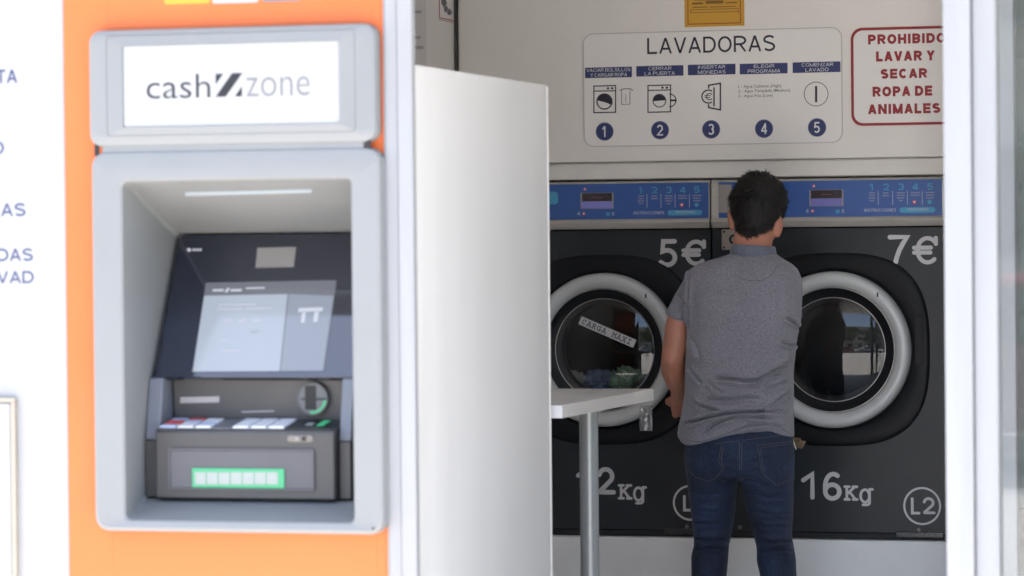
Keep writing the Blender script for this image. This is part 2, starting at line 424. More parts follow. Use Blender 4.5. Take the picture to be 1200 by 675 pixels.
# right jamb of the opening and the glass front beyond it
xj0 = P(1108.5, 337, YF).x; xjm = P(1141, 337, YF).x; xj1 = P(1168.5, 337, YF).x
MB().box(xj0, xjm-.0008, YF-.02, YF+.13, 0, 2.75).build('door_jamb', ALU, shop, bevel=.003)
MB().box(xjm+.0008, xj1, YF-.006, YF+.06, 0, 2.75).build('door_stile', ALU, shop, bevel=.003)
gl = MB().box(xj1+.001, 1.19, YF+.028, YF+.034, .06, 2.70).build('shop_window', glass_mat('window_glass', (.93, .95, .95), 1.52), shop, smooth=False)
MB().box(xj1+.001, 1.19, YF, YF+.06, 0, .058).box(xj1+.001, 1.19, YF, YF+.06, 2.702, 2.75).box(.10, .16, YF, YF+.06, .06, 2.70).build('frame', ALU, gl, bevel=.003)
MB().box(1.20, 2.6, YF, YF+.15, 0, 2.75).build('facade_wall', WHITE, shop)
# inside walls
MB().box(-3.50, -3.344, YF+.152, 11.9, 0, 2.70).build('side_wall', INWALL, shop)
MB().box(1.20, 1.35, YF+.152, 11.9, 0, 2.70).build('side_wall', INWALL, shop)
zb = wall_back_z
MB().box(-3.332, 1.198, YW+.004, YW+.09, zb, 2.70).build('back_wall', INWALL, shop, bevel=.004)
MB().box(-3.341, -3.3325, YW-.004, YW+.09, zb-.02, 2.70).build('corner_gap', mat('dark_gap', (.045, .04, .035), .7, var=.1), shop)
z_top = P(835, 211.0, YW).z
MB().box(-3.34, 1.198, YW+.03, YW+.11, z_top+.006, zb-.001).build('wall_rail', mat('rail_paint', (.74, .71, .67), .45, var=.04), shop, bevel=.006)
MB().box(-3.34, 1.198, 11.88, 11.98, 0, 2.70).build('rear_wall', INWALL, shop)
MB().box(-3.5, 1.35, YF+.152, 12.0, 2.701, 2.78).build('ceiling', mat('ceiling_paint', (.85, .84, .82), .7, var=.02), shop)
MB().box(-9, 2.6, YF-.85, 12.2, 2.951, 3.10).build('roof', mat('roof_metal', (.55, .55, .55), .5, var=.05), shop, bevel=.01)  # unseen deep overhang, shaped to keep direct sun off the shop front
zp = P(740, 628.5, YW).z
MB().box(-3.34, -1.66, YW-.03, 11.87, .013, zp).build('machine_plinth', mat('plinth_paint', (.80, .79, .78), .5, var=.07, vscale=4, bump=.12, bscale=18), shop, bevel=.008)
MB().box(-1.196, -1.146, 8.38, 8.43, .013, 2.70).build('added_bright_post', ALU, shop, bevel=.003)  # made-up white post, added to brighten the strip behind the glass
MB().box(-1.652, -1.497, YW-.25, YW+.02, .013, 2.70).build('pilaster', mat('pilaster_white', (.78, .77, .77), .5, var=.03), shop, bevel=.006)
MB().box(-1.495, -1.40, YW-.10, YW+.0, .7, 2.30).build('wall_panel', mat('steel_panel_grey', (.24, .27, .26), .3, var=.1), shop, bevel=.006)

# ---------------------------------------------------------------- partition panel
pend = PX(643.5, 400, -2.395)
part_top = PX(520, 81, -2.395).z
PARTM = mat('melamine_white', (.62, .612, .595), .38, var=.045, vscale=2, aniso=(3, 3, .6), bump=.03, bscale=30)
pp = MB().box(-2.417, -2.395, YF+.012, pend.y, .02, part_top).build('partition_panel', PARTM, None, bevel=.002)
tag(pp, 'tall off white partition board standing behind the cash machine post', 'partition')
MB().box(-2.418, -2.394, pend.y+.0005, pend.y+.0125, .02, part_top-.004).build('edge_band', mat('edge_band_white', (.82, .80, .77), .5, var=.03), pp, bevel=.002)

sc_ = MB()
for px_, py_, w_, h_ in ((558, 91.5, 1.6, 3.6), (607, 101.5, 1.8, 4.2), (612, 105, 1.0, 2.2), (634, 103, 1.6, 3.0), (494, 84, 1.2, 2.0), (596, 330, .8, 7), (552, 520, 2.6, .8), (630, 470, .9, 5), (611, 590, 1.8, .9)):
    a_ = PX(px_-w_/2, py_, -2.395); b_ = PX(px_+w_/2, py_, -2.395); m_ = (a_.y+b_.y)/2; hh = h_/480; r_ = (b_.y-a_.y)/2
    sc_.add([(-2.3944, m_+r_*cos(2*pi*i/10)*(1+.35*sin(i*2.3)), a_.z+hh/2*sin(2*pi*i/10)*(1+.3*sin(i*3.1))) for i in range(10)], [tuple(range(10))])
sc_.build('scuff_marks', mat('chip_white', (.74, .73, .71), .7, var=0), pp, smooth=False)
# ---------------------------------------------------------------- table
ta = P(658, 475, 8.78); tb = P(766, 456.3, 9.81)
tx = -2.384; tz = ta.z; TY0, TY1 = ta.y, PX(766, 456.3, tx).y
tbl = thing('folding_table', 'white laminate counter table on a grey steel post', 'table', (-2.6, 9.3, 0))
LAM = mat('table_laminate', (.60, .585, .56), .35, var=.05, vscale=5)
tt = MB().box(-3.30, tx-.0025, TY0+.002, TY1-.002, tz-.034, tz).build('tabletop', LAM, tbl, bevel=.0015)
MB().box(tx-.0022, tx, TY0+.002, TY1-.002, tz-.0335, tz-.0005).build('edge_band', mat('table_edge', (.66, .64, .61), .4, var=.04), tt)
MB().box(-3.30, tx, TY0-.0012, TY0+.0018, tz-.0335, tz-.0005).build('end_band', mat('table_end', (.80, .80, .81), .4, var=.02), tt)
pm = Vector((-2.452, 9.305, 0))
POST = mat('grey_painted_steel', (.33, .355, .36), .32, metal=.35, var=.05, vscale=4)
MB().cyl((pm.x, pm.y, .03), (pm.x, pm.y, tz-.0455), .0262, 40).build('leg', POST, tbl)
MB().cyl((pm.x, pm.y, tz-.045), (pm.x, pm.y, tz-.0345), .034, 40).build('mounting_plate', POST, tbl)
MB().cyl((pm.x, pm.y, .0125), (pm.x, pm.y, .029), .20, 48).build('base_plate', POST, tbl)
MB().cyl((-3.1, pm.y, .0125), (-3.1, pm.y, tz-.035), .0262, 40).build('leg', POST, tbl)
def tape_mat():
    m = glass_mat('clear_tape', (.92, .92, .92), 1.6, .22); nt = m.node_tree; old = nt.nodes['Material Output'].inputs[0].links[0].from_socket
    d = nt.nodes.new('ShaderNodeBsdfDiffuse'); d.inputs[0].default_value = (.5, .5, .5, 1); mx = nt.nodes.new('ShaderNodeMixShader'); mx.inputs[0].default_value = .16
    nt.links.new(old, mx.inputs[1]); nt.links.new(d.outputs[0], mx.inputs[2]); nt.links.new(mx.outputs[0], nt.nodes['Material Output'].inputs[0])
    return m
# scrunched clear tape hanging from the table corner
def tape():
    a = P(751, 470, TY1-.02); mb = MB(); n, m = 7, 14; x0 = tx - .006
    w = .045; g = []
    for j in range(m+1):
        for i in range(n+1):
            s = i/n; t = j/m
            crn = .010*max(0, 1-abs(t-.12)/.18)
            px_ = P(749.5+15*s, 476+29*t, TY1-.02)
            g.append((px_.x + crn*noise.noise(Vector((s*9, t*15, 1))), TY1-.02 + .004*noise.noise(Vector((s*4, t*6, 5))) + crn*2*noise.noise(Vector((s*8, t*14, 3))), px_.z + crn*.8*noise.noise(Vector((s*9, t*12, 9)))))
    fs = [(j*(n+1)+i, j*(n+1)+i+1, (j+1)*(n+1)+i+1, (j+1)*(n+1)+i) for j in range(m) for i in range(n)]
    mb.add(g, fs)
    o = mb.build('tape_strip', tape_mat(), None)
    s_ = o.modifiers.new('thick', 'SOLIDIFY'); s_.thickness = .0004
    return tag(o, 'crumpled clear tape dangling from the far corner of the white table', 'tape')
tape()
#==ATM==
A = lambda px, py, d: P(px, py, YF + d)
atm = thing('cash_machine', 'grey cash machine set in an orange panel at the shop front', 'cash machine', (-2.78, YF, 0))
# header
hd0 = A(103, 100, -.045); hd1 = A(440, 100, -.045); hzt = A(270, 31, -.045).z; hzb = A(270, 169.5, -.045).z
bz0 = A(108, 400, -.045); bz1 = A(447.5, 400, -.045); bzt = A(270, 175.5, -.045).z; bzb = A(280, 625, -.045).z
# orange panel with the hole of the recess
hx0, hx1, hz0_, hz1_ = bz0.x+.03, bz1.x-.03, bzb+.03, bzt-.03
pb = MB()
pb.box(xo0, hx0, YF-.004, YF+.12, .10, 2.74).box(hx1, xo1, YF-.004, YF+.12, .10, 2.74)
pb.box(hx0+.0003, hx1-.0003, YF-.004, YF+.12, .10, hz0_).box(hx0+.0003, hx1-.0003, YF-.004, YF+.12, hz1_, 2.74)
pb.build('surround_panel', ORANGE, atm, smooth=False)
for nm, c, x0, x1, yy in (('yellow', (.45, .30, .03), 193, 246, 5.5), ('white', (.36, .36, .36), 249, 303, 4.5), ('grey', (.16, .16, .18), 308, 353, 2.5)):
    a = A(x0, yy, -.004); b = A(x1, yy, -.004)
    MB().poly_y(rrect(a.x, b.x, a.z, a.z+.10, .006), YF-.0052, YF-.0042).build('payment_sticker', mat('sticker_'+nm, c, .4, var=0), atm)
def shell(rings, name, m, parent):
    b = MB(); b.loft([[(x, y, z) for x, z in rr] for rr, y in rings], False, False); o = b.build(name, m, parent, angle=24); return o
def rr(x0, x1, z0, z1, r): return rrect(x0, x1, z0, z1, r, 8)
sg0 = A(143.5, 100, -.05); sg1 = A(397.5, 100, -.05); sgt = A(270, 50.5, -.05).z; sgb = A(270, 147.2, -.05).z
H = (hd0.x, hd1.x, hzb, hzt)
shell([(rr(H[0], H[1], H[2], H[3], .030), YF-.0041), (rr(H[0], H[1], H[2], H[3], .030), YF-.034), (rr(H[0]+.003, H[1]-.003, H[2]+.003, H[3]-.003, .028), YF-.042),
       (rr(H[0]+.010, H[1]-.010, H[2]+.012, H[3]-.010, .022), YF-.045),
       (rr(H[0]+.047, H[1]-.047, H[2]+.024, H[3]-.014, .010), YF-.047), (rr(H[0]+.0475, H[1]-.0475, H[2]+.0245, H[3]-.0145, .010), YF-.0455), (rr(H[0]+.0485, H[1]-.0485, H[2]+.0255, H[3]-.0155, .010), YF-.047),
       (rr(sg0.x, sg1.x, sgb, sgt, .002), YF-.050), (rr(sg0.x, sg1.x, sgb, sgt, .002), YF-.040)], 'header', ATMGREY, atm)
sp = MB().box(sg0.x+.0005, sg1.x-.0005, YF-.0460, YF-.030, sgb+.0005, sgt-.0005).build('sign_panel', mat('sign_white', (.36, .36, .36), .3, var=0), atm)
YS = YF-.0460
LOGOK = mat('logo_black', (.010, .010, .014), .4, var=0); LOGOG = mat('logo_grey', (.17, .17, .175), .4, var=0)
text_px('cash', 172, 246.5, 116, 88, YS, mat('logo_charcoal', (.022, .022, .025), .4, var=0), sp, bold=-.008)
text_px('zone', 289, 363, 113.5, 91, YS, LOGOG, sp, bold=-.012)
lg = MB()
for q in ([(253, 113.4), (264.5, 113.2), (284, 85.6), (272, 86)], [(253, 87), (261.5, 86.5), (253, 98.5)], [(275.5, 113), (283.5, 112.7), (283.5, 101.5)]):
    lg.poly_y([(A(x, y, -.046).x, A(x, y, -.046).z) for x, y in q], YS-.0012, YS-.0002)
lg.build('emblem', LOGOK, sp)
# gap between header and bezel
MB().box(H[0]+.032, H[1]-.032, YF-.0385, YF-.0041, hzb-.02, hzb+.01).build('gap_filler', ATMGREY, atm)
for cx_ in (A(113.5, 173, -.04).x, A(431.5, 170, -.04).x):
    MB().box(cx_-.006, cx_+.006, YF-.0405, YF-.0388, hzb-.02, hzb+.01).build('clip', BLACK, atm)
lk_ = A(437.5, 621.5, -.045); disc(MB(), lk_.x, lk_.z+.004, .0028, YF-.0475, YF-.040, 14).build('lock_pin', BLACK, atm)
# bezel and recess, one moulding
m0 = A(144.5, 400, -.04); m1 = A(412.5, 400, -.04); mzt = A(276, 211, -.04).z; mzb = A(280, 611, -.05).z
B = (bz0.x, bz1.x, bzb, bzt)
rec_zt = A(300, 273, .30).z; rec_zb = A(280, 587, .08).z
DR = .36
shell([(rr(B[0], B[1], B[2], B[3], .034), YF-.0041), (rr(B[0], B[1], B[2], B[3], .034), YF-.034), (rr(B[0]+.003, B[1]-.003, B[2]+.003, B[3]-.003, .032), YF-.042),
       (rr(B[0]+.010, B[1]-.010, B[2]+.010, B[3]-.012, .026), YF-.045), (rr(m0.x-.004, m1.x+.004, mzb-.004, mzt+.004, .016), YF-.041), (rr(m0.x, m1.x, mzb, mzt, .014), YF-.036),
       (rr(m0.x-.002, m1.x-.001, mzb+.012, mzt-.012, .012), YF+.02),
       (rr(m0.x-.007, m1.x-.003, rec_zb, mzt-.012+(.07/.30)*(rec_zt-.004-mzt+.012), .010), YF+.09), (rr(m0.x-.007, m1.x-.003, rec_zb+.004, rec_zt-.004, .010), YF+DR-.04), (rr(m0.x-.007, m1.x-.004, rec_zb+.004, rec_zt-.012, .010), YF+DR)], 'bezel', ATMGREY, atm)
rx0, rx1 = m0.x-.0065, m1.x-.0035
MB().box(rx0-.01, rx1+.01, YF+DR+.001, YF+DR+.03, rec_zb-.02, rec_zt+.02).build('recess_back', ATMGREY, atm)
# light strip in the recess ceiling (its slope: from the mouth back to the deep end)
def ceil_pt(px, py):
    p0 = Vector((0, YF+.02, mzt-.012)); p1 = Vector((0, YF+DR-.04, rec_zt-.004)); d = (p1-p0).normalized(); n = Vector((0, -d.z, d.y))*-1
    p0 = p0 + n*.0012
    return PP(px, py, p0, n), n
q = [ceil_pt(*c) for c in ((217, 229.5), (365.5, 225.5), (365.5, 221.5), (217, 225.0))]
MB().slab([c[0] for c in q], q[0][1], -.0008).build('light_strip', mat('light_strip_lens', (.30, .34, .37), .3, var=0, emit=(.8, .9, 1), estr=.03), atm)
# tilted screen plate
s0 = A(210, 275, .30); s1 = A(181, 442, .13)
sx = Vector((1, 0, 0)); sv = Vector((0, s1.y-s0.y, s1.z-s0.z)).normalized(); sn = sx.cross(sv*-1).normalized()
if sn.y > 0: sn = -sn
S = lambda px, py, o=0: PP(px, py, s0 + sn*o, sn)
sl, sr_ = rx0+.016, rx1-.002
sw = MB(); ln = (Vector((0, s1.y, s1.z))-Vector((0, s0.y, s0.z))).length
def sp_pt(x, t, o=0): return Vector((x, s0.y, s0.z)) + sv*t + sn*o
# rounded top-left corner
c = [sp_pt(sl+.016*(1-cos(R(a)))*1.0, .016*(1-sin(R(a)))) for a in (0, 22, 45, 67, 90)]
sw.slab([sp_pt(sl, ln)] + [sp_pt(sr_, ln), sp_pt(sr_, 0)] + c[::-1], sn, .018)
fas = sw.build('screen_fascia', BLACKGL, atm, bevel=.002)
def quad(px4, name, m, off, parent, t=.001):
    pts = [S(x, y, off) for x, y in px4]
    return MB().slab(pts, sn, t).build(name, m, parent, smooth=False)
SCB = mat('display_page', (.10, .11, .125), .08, var=.03, vscale=10, emit=(.70, .80, .92), estr=.095)
SCG = mat('display_band', (.05, .05, .06), .08, var=0, emit=(.45, .48, .55), estr=.05)
SCS = mat('display_side', (.05, .055, .065), .08, var=0, emit=(.55, .62, .76), estr=.095)
dsp = quad([(225, 436), (379.5, 435), (394.5, 328.3), (241.2, 331.2)], 'display', SCG, .0012, fas)
quad([(226, 435.2), (327.5, 434.6), (337, 344.5), (239.4, 346.5)], 'page', SCB, .0020, fas, .0006)
quad([(329, 434.5), (378.3, 434.0), (391, 346.5), (338.5, 344.5)], 'side_strip', SCS, .0020, fas, .0006)
scw = MB()
for q4 in ([(350, 361), (378.5, 360), (377.8, 364.5), (349.4, 365.5)], [(354, 366), (358.5, 366), (357, 378), (352.5, 378)], [(368.5, 365.5), (373.5, 365.5), (372, 377), (367, 377)]):
    scw.slab([S(x, y, .0028) for x, y in q4[::-1]], sn, .0006)
scw.build('card_icon', mat('screen_white', (.2, .2, .21), .2, var=0, emit=(.8, .85, .95), estr=.09), fas, smooth=False)
sct = MB()
def bar(x0, x1, y, hgt):
    sk = -.09
    sct.slab([S(x0, y+hgt, .0028), S(x1, y+hgt-.3, .0028), S(x1+.1*hgt, y-.3, .0028), S(x0+.1*hgt, y, .0028)], sn, .0005)
bar(256, 300, 356, 2.2); bar(255, 284, 361, 2.0); bar(288, 318, 360.5, 2.0)
for i in range(3): bar(262+17*i, 272+17*i, 373.5, 4); bar(293, 303, 388, 2)
bar(258, 268, 398, 2); bar(259, 280, 410, 2)
sct.build('screen_lines', mat('screen_grey_text', (.2, .2, .22), .2, var=0, emit=(.5, .5, .6), estr=.11), fas, smooth=False)
sch = MB()
for x0, x1 in ((249, 262), (270, 283)): sch.slab([S(x0, 341.5, .0028), S(x1, 341.2, .0028), S(x1+.2, 338.6, .0028), S(x0+.2, 338.9, .0028)], sn, .0005)
sch.slab([S(263, 342.5, .0028), S(266.5, 342.5, .0028), S(269.5, 337.5, .0028), S(266, 337.5, .0028)], sn, .0005)
sch.slab([S(288, 338.6, .0028), S(310, 338, .0028), S(310.2, 336.3, .0028), S(288.2, 337, .0028)], sn, .0005)
sch.build('screen_heading', MATS['screen_white'], fas, smooth=False)
quad([(299.3, 313.6), (344.2, 312.6), (347, 289.4), (301.6, 290.3)], 'camera_window', mat('sensor_taupe', (.21, .195, .18), .35, var=.03), .0012, fas)
mk = MB(); 
mk.slab([S(221.5+2.6*cos(R(a)), 292.7+2.0*sin(R(a)), .0012) for a in range(0, 360, 30)][::-1], sn, .0006)
for x0 in (225.6, 229.4, 233.2): mk.slab([S(x0, 294.0, .0012), S(x0+2.9, 293.8, .0012), S(x0+3.1, 291.0, .0012), S(x0+.2, 291.2, .0012)], sn, .0006)
mk.build('maker_emblem', mat('emblem_white', (.55, .55, .58), .4, var=0), fas, smooth=False)
# module under the screen
zf_b = A(290, 585.5, .07).z + .001; zf_t = A(290, 503, .07).z
k_back = A(290, 491, .19); z_sb = A(300, 441.5, .13).z
xa, xb = A(182, 540, .07).x, A(392, 540, .07).x
body = MB().poly_x([(YF+.07, zf_b), (YF+.07, zf_t-.006), (YF+.078, zf_t), (YF+.19, k_back.z), (YF+.19, zf_b)], xa, xb).build('console_body', ATMDARK, atm, bevel=.004)
MB().poly_x([(YF+.1905, zf_b+.1), (YF+.178, z_sb-.004), (YF+.23, z_sb-.004), (YF+.23, zf_b+.1)], xa+.002, xb-.002).build('console_back', ATMDARK, atm, bevel=.003)
z515 = A(175, 515, .10).z
SHOULD = mat('shoulder_blue_grey', (.13, .14, .165), .4, var=.04, vscale=8)
zs2 = z_sb - .003
for (x0, x1) in ((rx0+.0015, xa-.0012), (xb+.0012, A(411.5, 540, .1).x)):
    sh = MB().poly_x([(YF+.10, z515), (YF+.128, zs2), (YF+.24, zs2), (YF+.24, z515)], x0, x1).build('shoulder', SHOULD, atm, bevel=.003)
    MB().poly_x([(YF+.098, zf_b), (YF+.098, z515-.0015), (YF+.24, z515-.0015), (YF+.24, zf_b)], x0, x1).build('shoulder_base', ATMDARK, sh, bevel=.003)
# back of the nook: plane of console_back front
nb = Vector((0, z_sb-.004-(zf_b+.1), .0125)); 
pb0 = Vector((0, YF+.1905, zf_b+.1)); pb1 = Vector((0, YF+.178, z_sb-.004)); vb = (pb1-pb0).normalized(); nbk = Vector((0, -vb.z, vb.y))
N_ = lambda px, py, o=0: PP(px, py, pb0 + nbk*o, nbk)
MB().slab([N_(211, 472.5, .001), N_(256.5, 471.5, .001), N_(257, 464.5, .001), N_(211.5, 465.5, .001)], nbk, .001).build('receipt_slot', mat('slot_grey', (.30, .29, .29), .4, var=0), atm, smooth=False)
MB().slab([N_(283, 483.5, .001), N_(321, 482.5, .001), N_(321, 481, .001), N_(283, 482, .001)], nbk, .001).build('card_strip', MATS['slot_grey'], atm, smooth=False)
cr = N_(368, 467, .002)
crd = thing  # keep name free
rd = disc(MB(), cr.x, cr.z, .0375, cr.y-.012, cr.y+.006, 48).build('card_reader', mat('reader_grey', (.10, .105, .11), .35, var=.04), atm, bevel=.002)
disc(MB(), cr.x, cr.z, .0385, cr.y-.0135, cr.y-.0122, 48, .0345).build('rim', mat('reader_rim', (.07, .075, .08), .4, metal=.2, var=0), rd)
def reader_plane(px, py): return P(px, py, cr.y-.0135)
a_, b_ = reader_plane(357.5, 480), reader_plane(370, 452)
MB().box(a_.x, b_.x, cr.y-.0132, cr.y-.0122, a_.z, b_.z).build('slot', BLACK, rd)
a_, b_ = reader_plane(353, 468.7), reader_plane(383, 466.8)
MB().box(a_.x, b_.x, cr.y-.0142, cr.y-.0134, a_.z, b_.z).build('slot_line', BLACK, rd)
ga = MB(); n_ = 20
oo = [(cr.x+.0345*cos(R(-100+95*i/n_)), cr.z+.0345*sin(R(-100+95*i/n_))) for i in range(n_+1)]
ii = [(cr.x+.029*cos(R(-100+95*i/n_)), cr.z+.029*sin(R(-100+95*i/n_))) for i in range(n_+1)]
ga.poly_y(oo + ii[::-1], cr.y-.0133, cr.y-.0123); ga.build('light_ring', GREEN_E, rd, smooth=False)
# keypad shelf plane
ks0 = Vector((0, YF+.078, zf_t)); ks1 = Vector((0, YF+.19, k_back.z)); kv = (ks1-ks0).normalized(); kn = Vector((0, -kv.z, kv.y))
K_ = lambda px, py, o=0: PP(px, py, ks0 + kn*o, kn)
KEYW = mat('key_white', (.66, .66, .68), .4, var=.02); KEYB = mat('key_pale_blue', (.42, .50, .66), .4, var=.02); KEYR = mat('key_red', (.62, .09, .08), .4, var=.02)
pad = MB(); xk = [A(186, 500, .08).x, A(331, 500, .08).x]
yk0, yk1 = YF+.082, YF+.176
def shelf_z(y): return zf_t + (y-YF-.078)/(.112)*(k_back.z-zf_t)
def key_box(mb, x0, x1, y0, y1, hgt):
    mb.add([(x0,y0,shelf_z(y0)),(x1,y0,shelf_z(y0)),(x1,y1,shelf_z(y1)),(x0,y1,shelf_z(y1)),(x0,y0,shelf_z(y0)+hgt),(x1,y0,shelf_z(y0)+hgt),(x1,y1,shelf_z(y1)+hgt),(x0,y1,shelf_z(y1)+hgt)],
           [(0,3,2,1),(4,5,6,7),(0,1,5,4),(1,2,6,5),(2,3,7,6),(3,0,4,7)])
kp = MB(); kx0, kx1 = xk; key_box(kp, kx0-.004, kx1+.004, yk0-.002, yk1+.006, .0012)
kpad = kp.build('keypad', mat('keypad_steel', (.25, .25, .26), .35, metal=.5, var=.05), atm, smooth=False)
wd = (kx1-kx0); cw = wd/7.0
for r_ in range(4):
    for c_ in range(7):
        if c_ == 3 and r_ < 4: continue
        x0 = kx0 + c_*cw + .002 + (0.006 if c_ > 3 else 0) ; x1 = x0 + cw - .006
        y0 = yk0 + r_*(yk1-yk0)/4 + .0015; y1 = y0 + (yk1-yk0)/4 - .004
        mb = MB(); 
        key_box(mb, x0, x1, y0, y1, .0050)
        mm = KEYW
        if c_ < 3: mm = KEYR if (c_ == 0 and r_ in (1, 2)) or (c_ == 1 and r_ == 3) else (KEYB if (r_ + c_) % 3 == 0 else KEYW)
        mb.build('key', mm, kpad, smooth=False)
cl = MB(); key_box(cl, A(339, 500, .08).x, A(391, 500, .08).x-.004, yk0, yk1+.004, .0015)
clo = cl.build('contactless_pad', mat('pad_black', (.015, .02, .02), .25, var=0), atm, smooth=False)
cg = MB(); xg0, xg1 = A(372, 496, .12).x, A(380, 496, .12).x
key_box(cg, xg0, xg1, yk0+.03, yk0+.085, .0024); cg.build('green_mark', GREEN_E, clo, smooth=False)
cg = MB(); key_box(cg, A(358, 496, .12).x, A(366, 496, .12).x, yk0+.035, yk0+.06, .0024); cg.build('grey_mark', MATS['slot_grey'], clo, smooth=False)
# front: dispenser
Yd = YF+.07
d0 = P(198, 573.5, Yd); d1 = P(369, 526, Yd)
mz = MB().loft([[(x, Yd-.0002, z) for x, z in rrect(d0.x, d1.x, d0.z, d1.z, .004, 3)], [(x, Yd-.006, z) for x, z in rrect(d0.x+.001, d1.x-.001, d0.z+.001, d1.z-.001, .004, 3)], [(x, Yd-.006, z) for x, z in rrect(d0.x+.004, d1.x-.004, d0.z+.004, d1.z-.004, .004, 3)], [(x, Yd-.0015, z) for x, z in rrect(d0.x+.006, d1.x-.006, d0.z+.006, d1.z-.006, .003, 3)]], False, True)
dsh = mz.build('dispenser', mat('dispenser_grey', (.075, .075, .085), .4, var=.04), atm)
g0 = P(225.5, 571, Yd-.004); g1 = P(333, 549.5, Yd-.004)
MB().box(g0.x, g1.x, Yd-.006, Yd-.0016, g0.z, g1.z).build('light_frame', GREEN_E, dsh, bevel=.001)
sb = MB()
for i in range(7):
    x0 = 228.5 + 14.05*i; a_ = P(x0, 567.8, Yd-.006); b_ = P(x0+13.1, 553.2, Yd-.006)
    sb.box(a_.x, b_.x, Yd-.0078, Yd-.0061, a_.z, b_.z)
sb.build('shutter', mat('shutter_white', (.24, .26, .25), .35, var=.03, emit=(.8, 1, .88), estr=.035), dsh, bevel=.0008)
hb0 = P(184, 500, Yd)
j = MB(); ov = []
e0 = P(352, 514, Yd-.001)
MB().loft([[(x, Yd-.0002, z) for x, z in rrect(e0.x-.033, e0.x+.033, e0.z-.009, e0.z+.009, .008, 5)], [(x, Yd-.004, z) for x, z in rrect(e0.x-.030, e0.x+.030, e0.z-.007, e0.z+.007, .006, 5)]], False, True).build('headphone_socket', mat('socket_brown', (.16, .145, .13), .35, var=.1), atm)
for dx, mm in ((-.006, mat('socket_steel', (.22, .21, .20), .4, metal=.3, var=0)), (.010, BLACK)):
    disc(MB(), e0.x+dx, e0.z, .0055, Yd-.0065, Yd-.0041, 20).build('socket_ring', mm, atm)
#==SIGNS==
ZP = lambda px, py, Y: P(px, py, Y).z
XP = lambda px, py, Y: P(px, py, Y).x
YB = YW+.004                                      # face of the back wall boards
sign = thing('laundry_instruction_sign', 'large pale board headed LAVADORAS with five washing steps above the machines', 'instruction sign', (XP(836, 100, YB), YB, ZP(836, 172, YB)))
a, b = P(684.5, 172.5, YB), P(988, 165, YB); c = P(684.5, 39.5, YB)
YS2 = YB-.004
bd = MB().poly_y(rrect(a.x, b.x, a.z, c.z, .035, 8), YB-.004, YB-.0004).build('board', BOARD, sign, smooth=False)
ed = frame_mb(rrect(a.x, b.x, a.z, c.z, .035, 8), rrect(a.x+.003, b.x-.003, a.z+.003, c.z-.003, .032, 8), YS2-.0006, YS2-.0001).build('border', mat('board_edge', (.50, .48, .47), .5, var=0), sign, smooth=False)
sans_px('LAVADORAS', 758.5, 908.5, 63.5, 44.7, YS2, .128, INK, sign, name='title_lettering')
cols = [(685.8, 740.6, 79.4, 91.6), (745.8, 801, 77.6, 89.8), (806.2, 862, 76.0, 88.2), (867, 923, 74.9, 87.2), (929, 985, 73.2, 85.6)]
words = ['VACIAR BOLSILLOS\nY CARGAR ROPA', 'CERRAR\nLA PUERTA', 'INSERTAR\nMONEDAS', 'ELEGIR\nPROGRAMA', 'COMENZAR\nLAVADO']
wx = [((687.5, 739), (692, 735)), ((760, 787), (755.5, 791)), ((818, 850), (818, 850.5)), ((883.5, 907.5), (876.5, 914.5)), ((939.5, 976.5), (944, 971))]
for (x0, x1, yt, yb_), w, xx in zip(cols, words, wx):
    st = rect_px(MB(), x0, x1, yt, yb_, YS2, .0002).build('heading_strip', NAVY, sign, smooth=False)
    l1, l2 = w.split('\n')
    hh = (yb_-yt)
    for ln_, (p0, p1), t0, t1 in ((l1, xx[0], .10, .42), (l2, xx[1], .56, .90)):
        dy = -.0195*(p0-x0)
        sans_px(ln_, p0, p1, yt+hh*t1+dy, yt+hh*t0+dy, YS2, .125, WHITEP, st, off=.0009)
pxm = PXM(YS2, 836, 110)
def loc(px, py): v = P(px, py, YS2); return v.x, v.z
def spx(mb, pts, wpx, k=0): strokes(mb, [pts], wpx*pxm, lambda x, y: loc(x, y), YS2-.0002, .0006+.0001*k)
def circ(cx, cy, r, n=36, a0=0, a1=360): return [(cx + r*cos(R(a0+(a1-a0)*i/n)), cy - r*sin(R(a0+(a1-a0)*i/n))) for i in range(n+1)]
# icon: open washer with a shirt
i1 = MB()
spx(i1, [(696, 100.9), (721.4, 100.3), (721.4, 131.6), (696, 132), (696, 100.9)], 1.3); spx(i1, [(696, 106.8), (721.4, 106.4)], 1.2, 1)
spx(i1, circ(708.4, 119, 8.8), 1.5, 2)
for x in (712.6, 717.4): x_, z_ = loc(x, 103.5); disc(i1, x_, z_, 1.4*pxm, YS2-.0009, YS2-.0002, 14)
i1.poly_y([loc(*p) for p in [(700.3, 117.6)] + [(708.4+8*cos(R(a)), 119-8*sin(R(a))) for a in range(165, -31, -12)][::1] + [(711, 120.5)]][::-1], YS2-.0012, YS2-.0002)
i1.build('washer_icon', INK, sign, smooth=False)
i1s = MB()
spx(i1s, [(726.4, 106.3), (729, 104.6), (731.8, 104.2), (736, 104.0), (739, 104.2), (741.6, 105.8)], 1.0)
spx(i1s, [(728.6, 106), (728.4, 122.4), (738.2, 122), (738.3, 106)], .7, 1); spx(i1s, [(733.4, 110), (733.4, 120)], .5, 2)
i1s.build('shirt_icon', GREYINK, sign, smooth=False)
i2 = MB()
spx(i2, [(759.4, 100.3), (785.8, 99.6), (785.8, 131.0), (759.4, 131.6), (759.4, 100.3)], 1.3); spx(i2, [(759.4, 106), (785.8, 105.4)], 1.2, 1)
for x in (776.4, 781.5): x_, z_ = loc(x, 102.7); disc(i2, x_, z_, 1.4*pxm, YS2-.0009, YS2-.0002, 14)
spx(i2, circ(772.8, 118, 7.4), 1.1, 2)
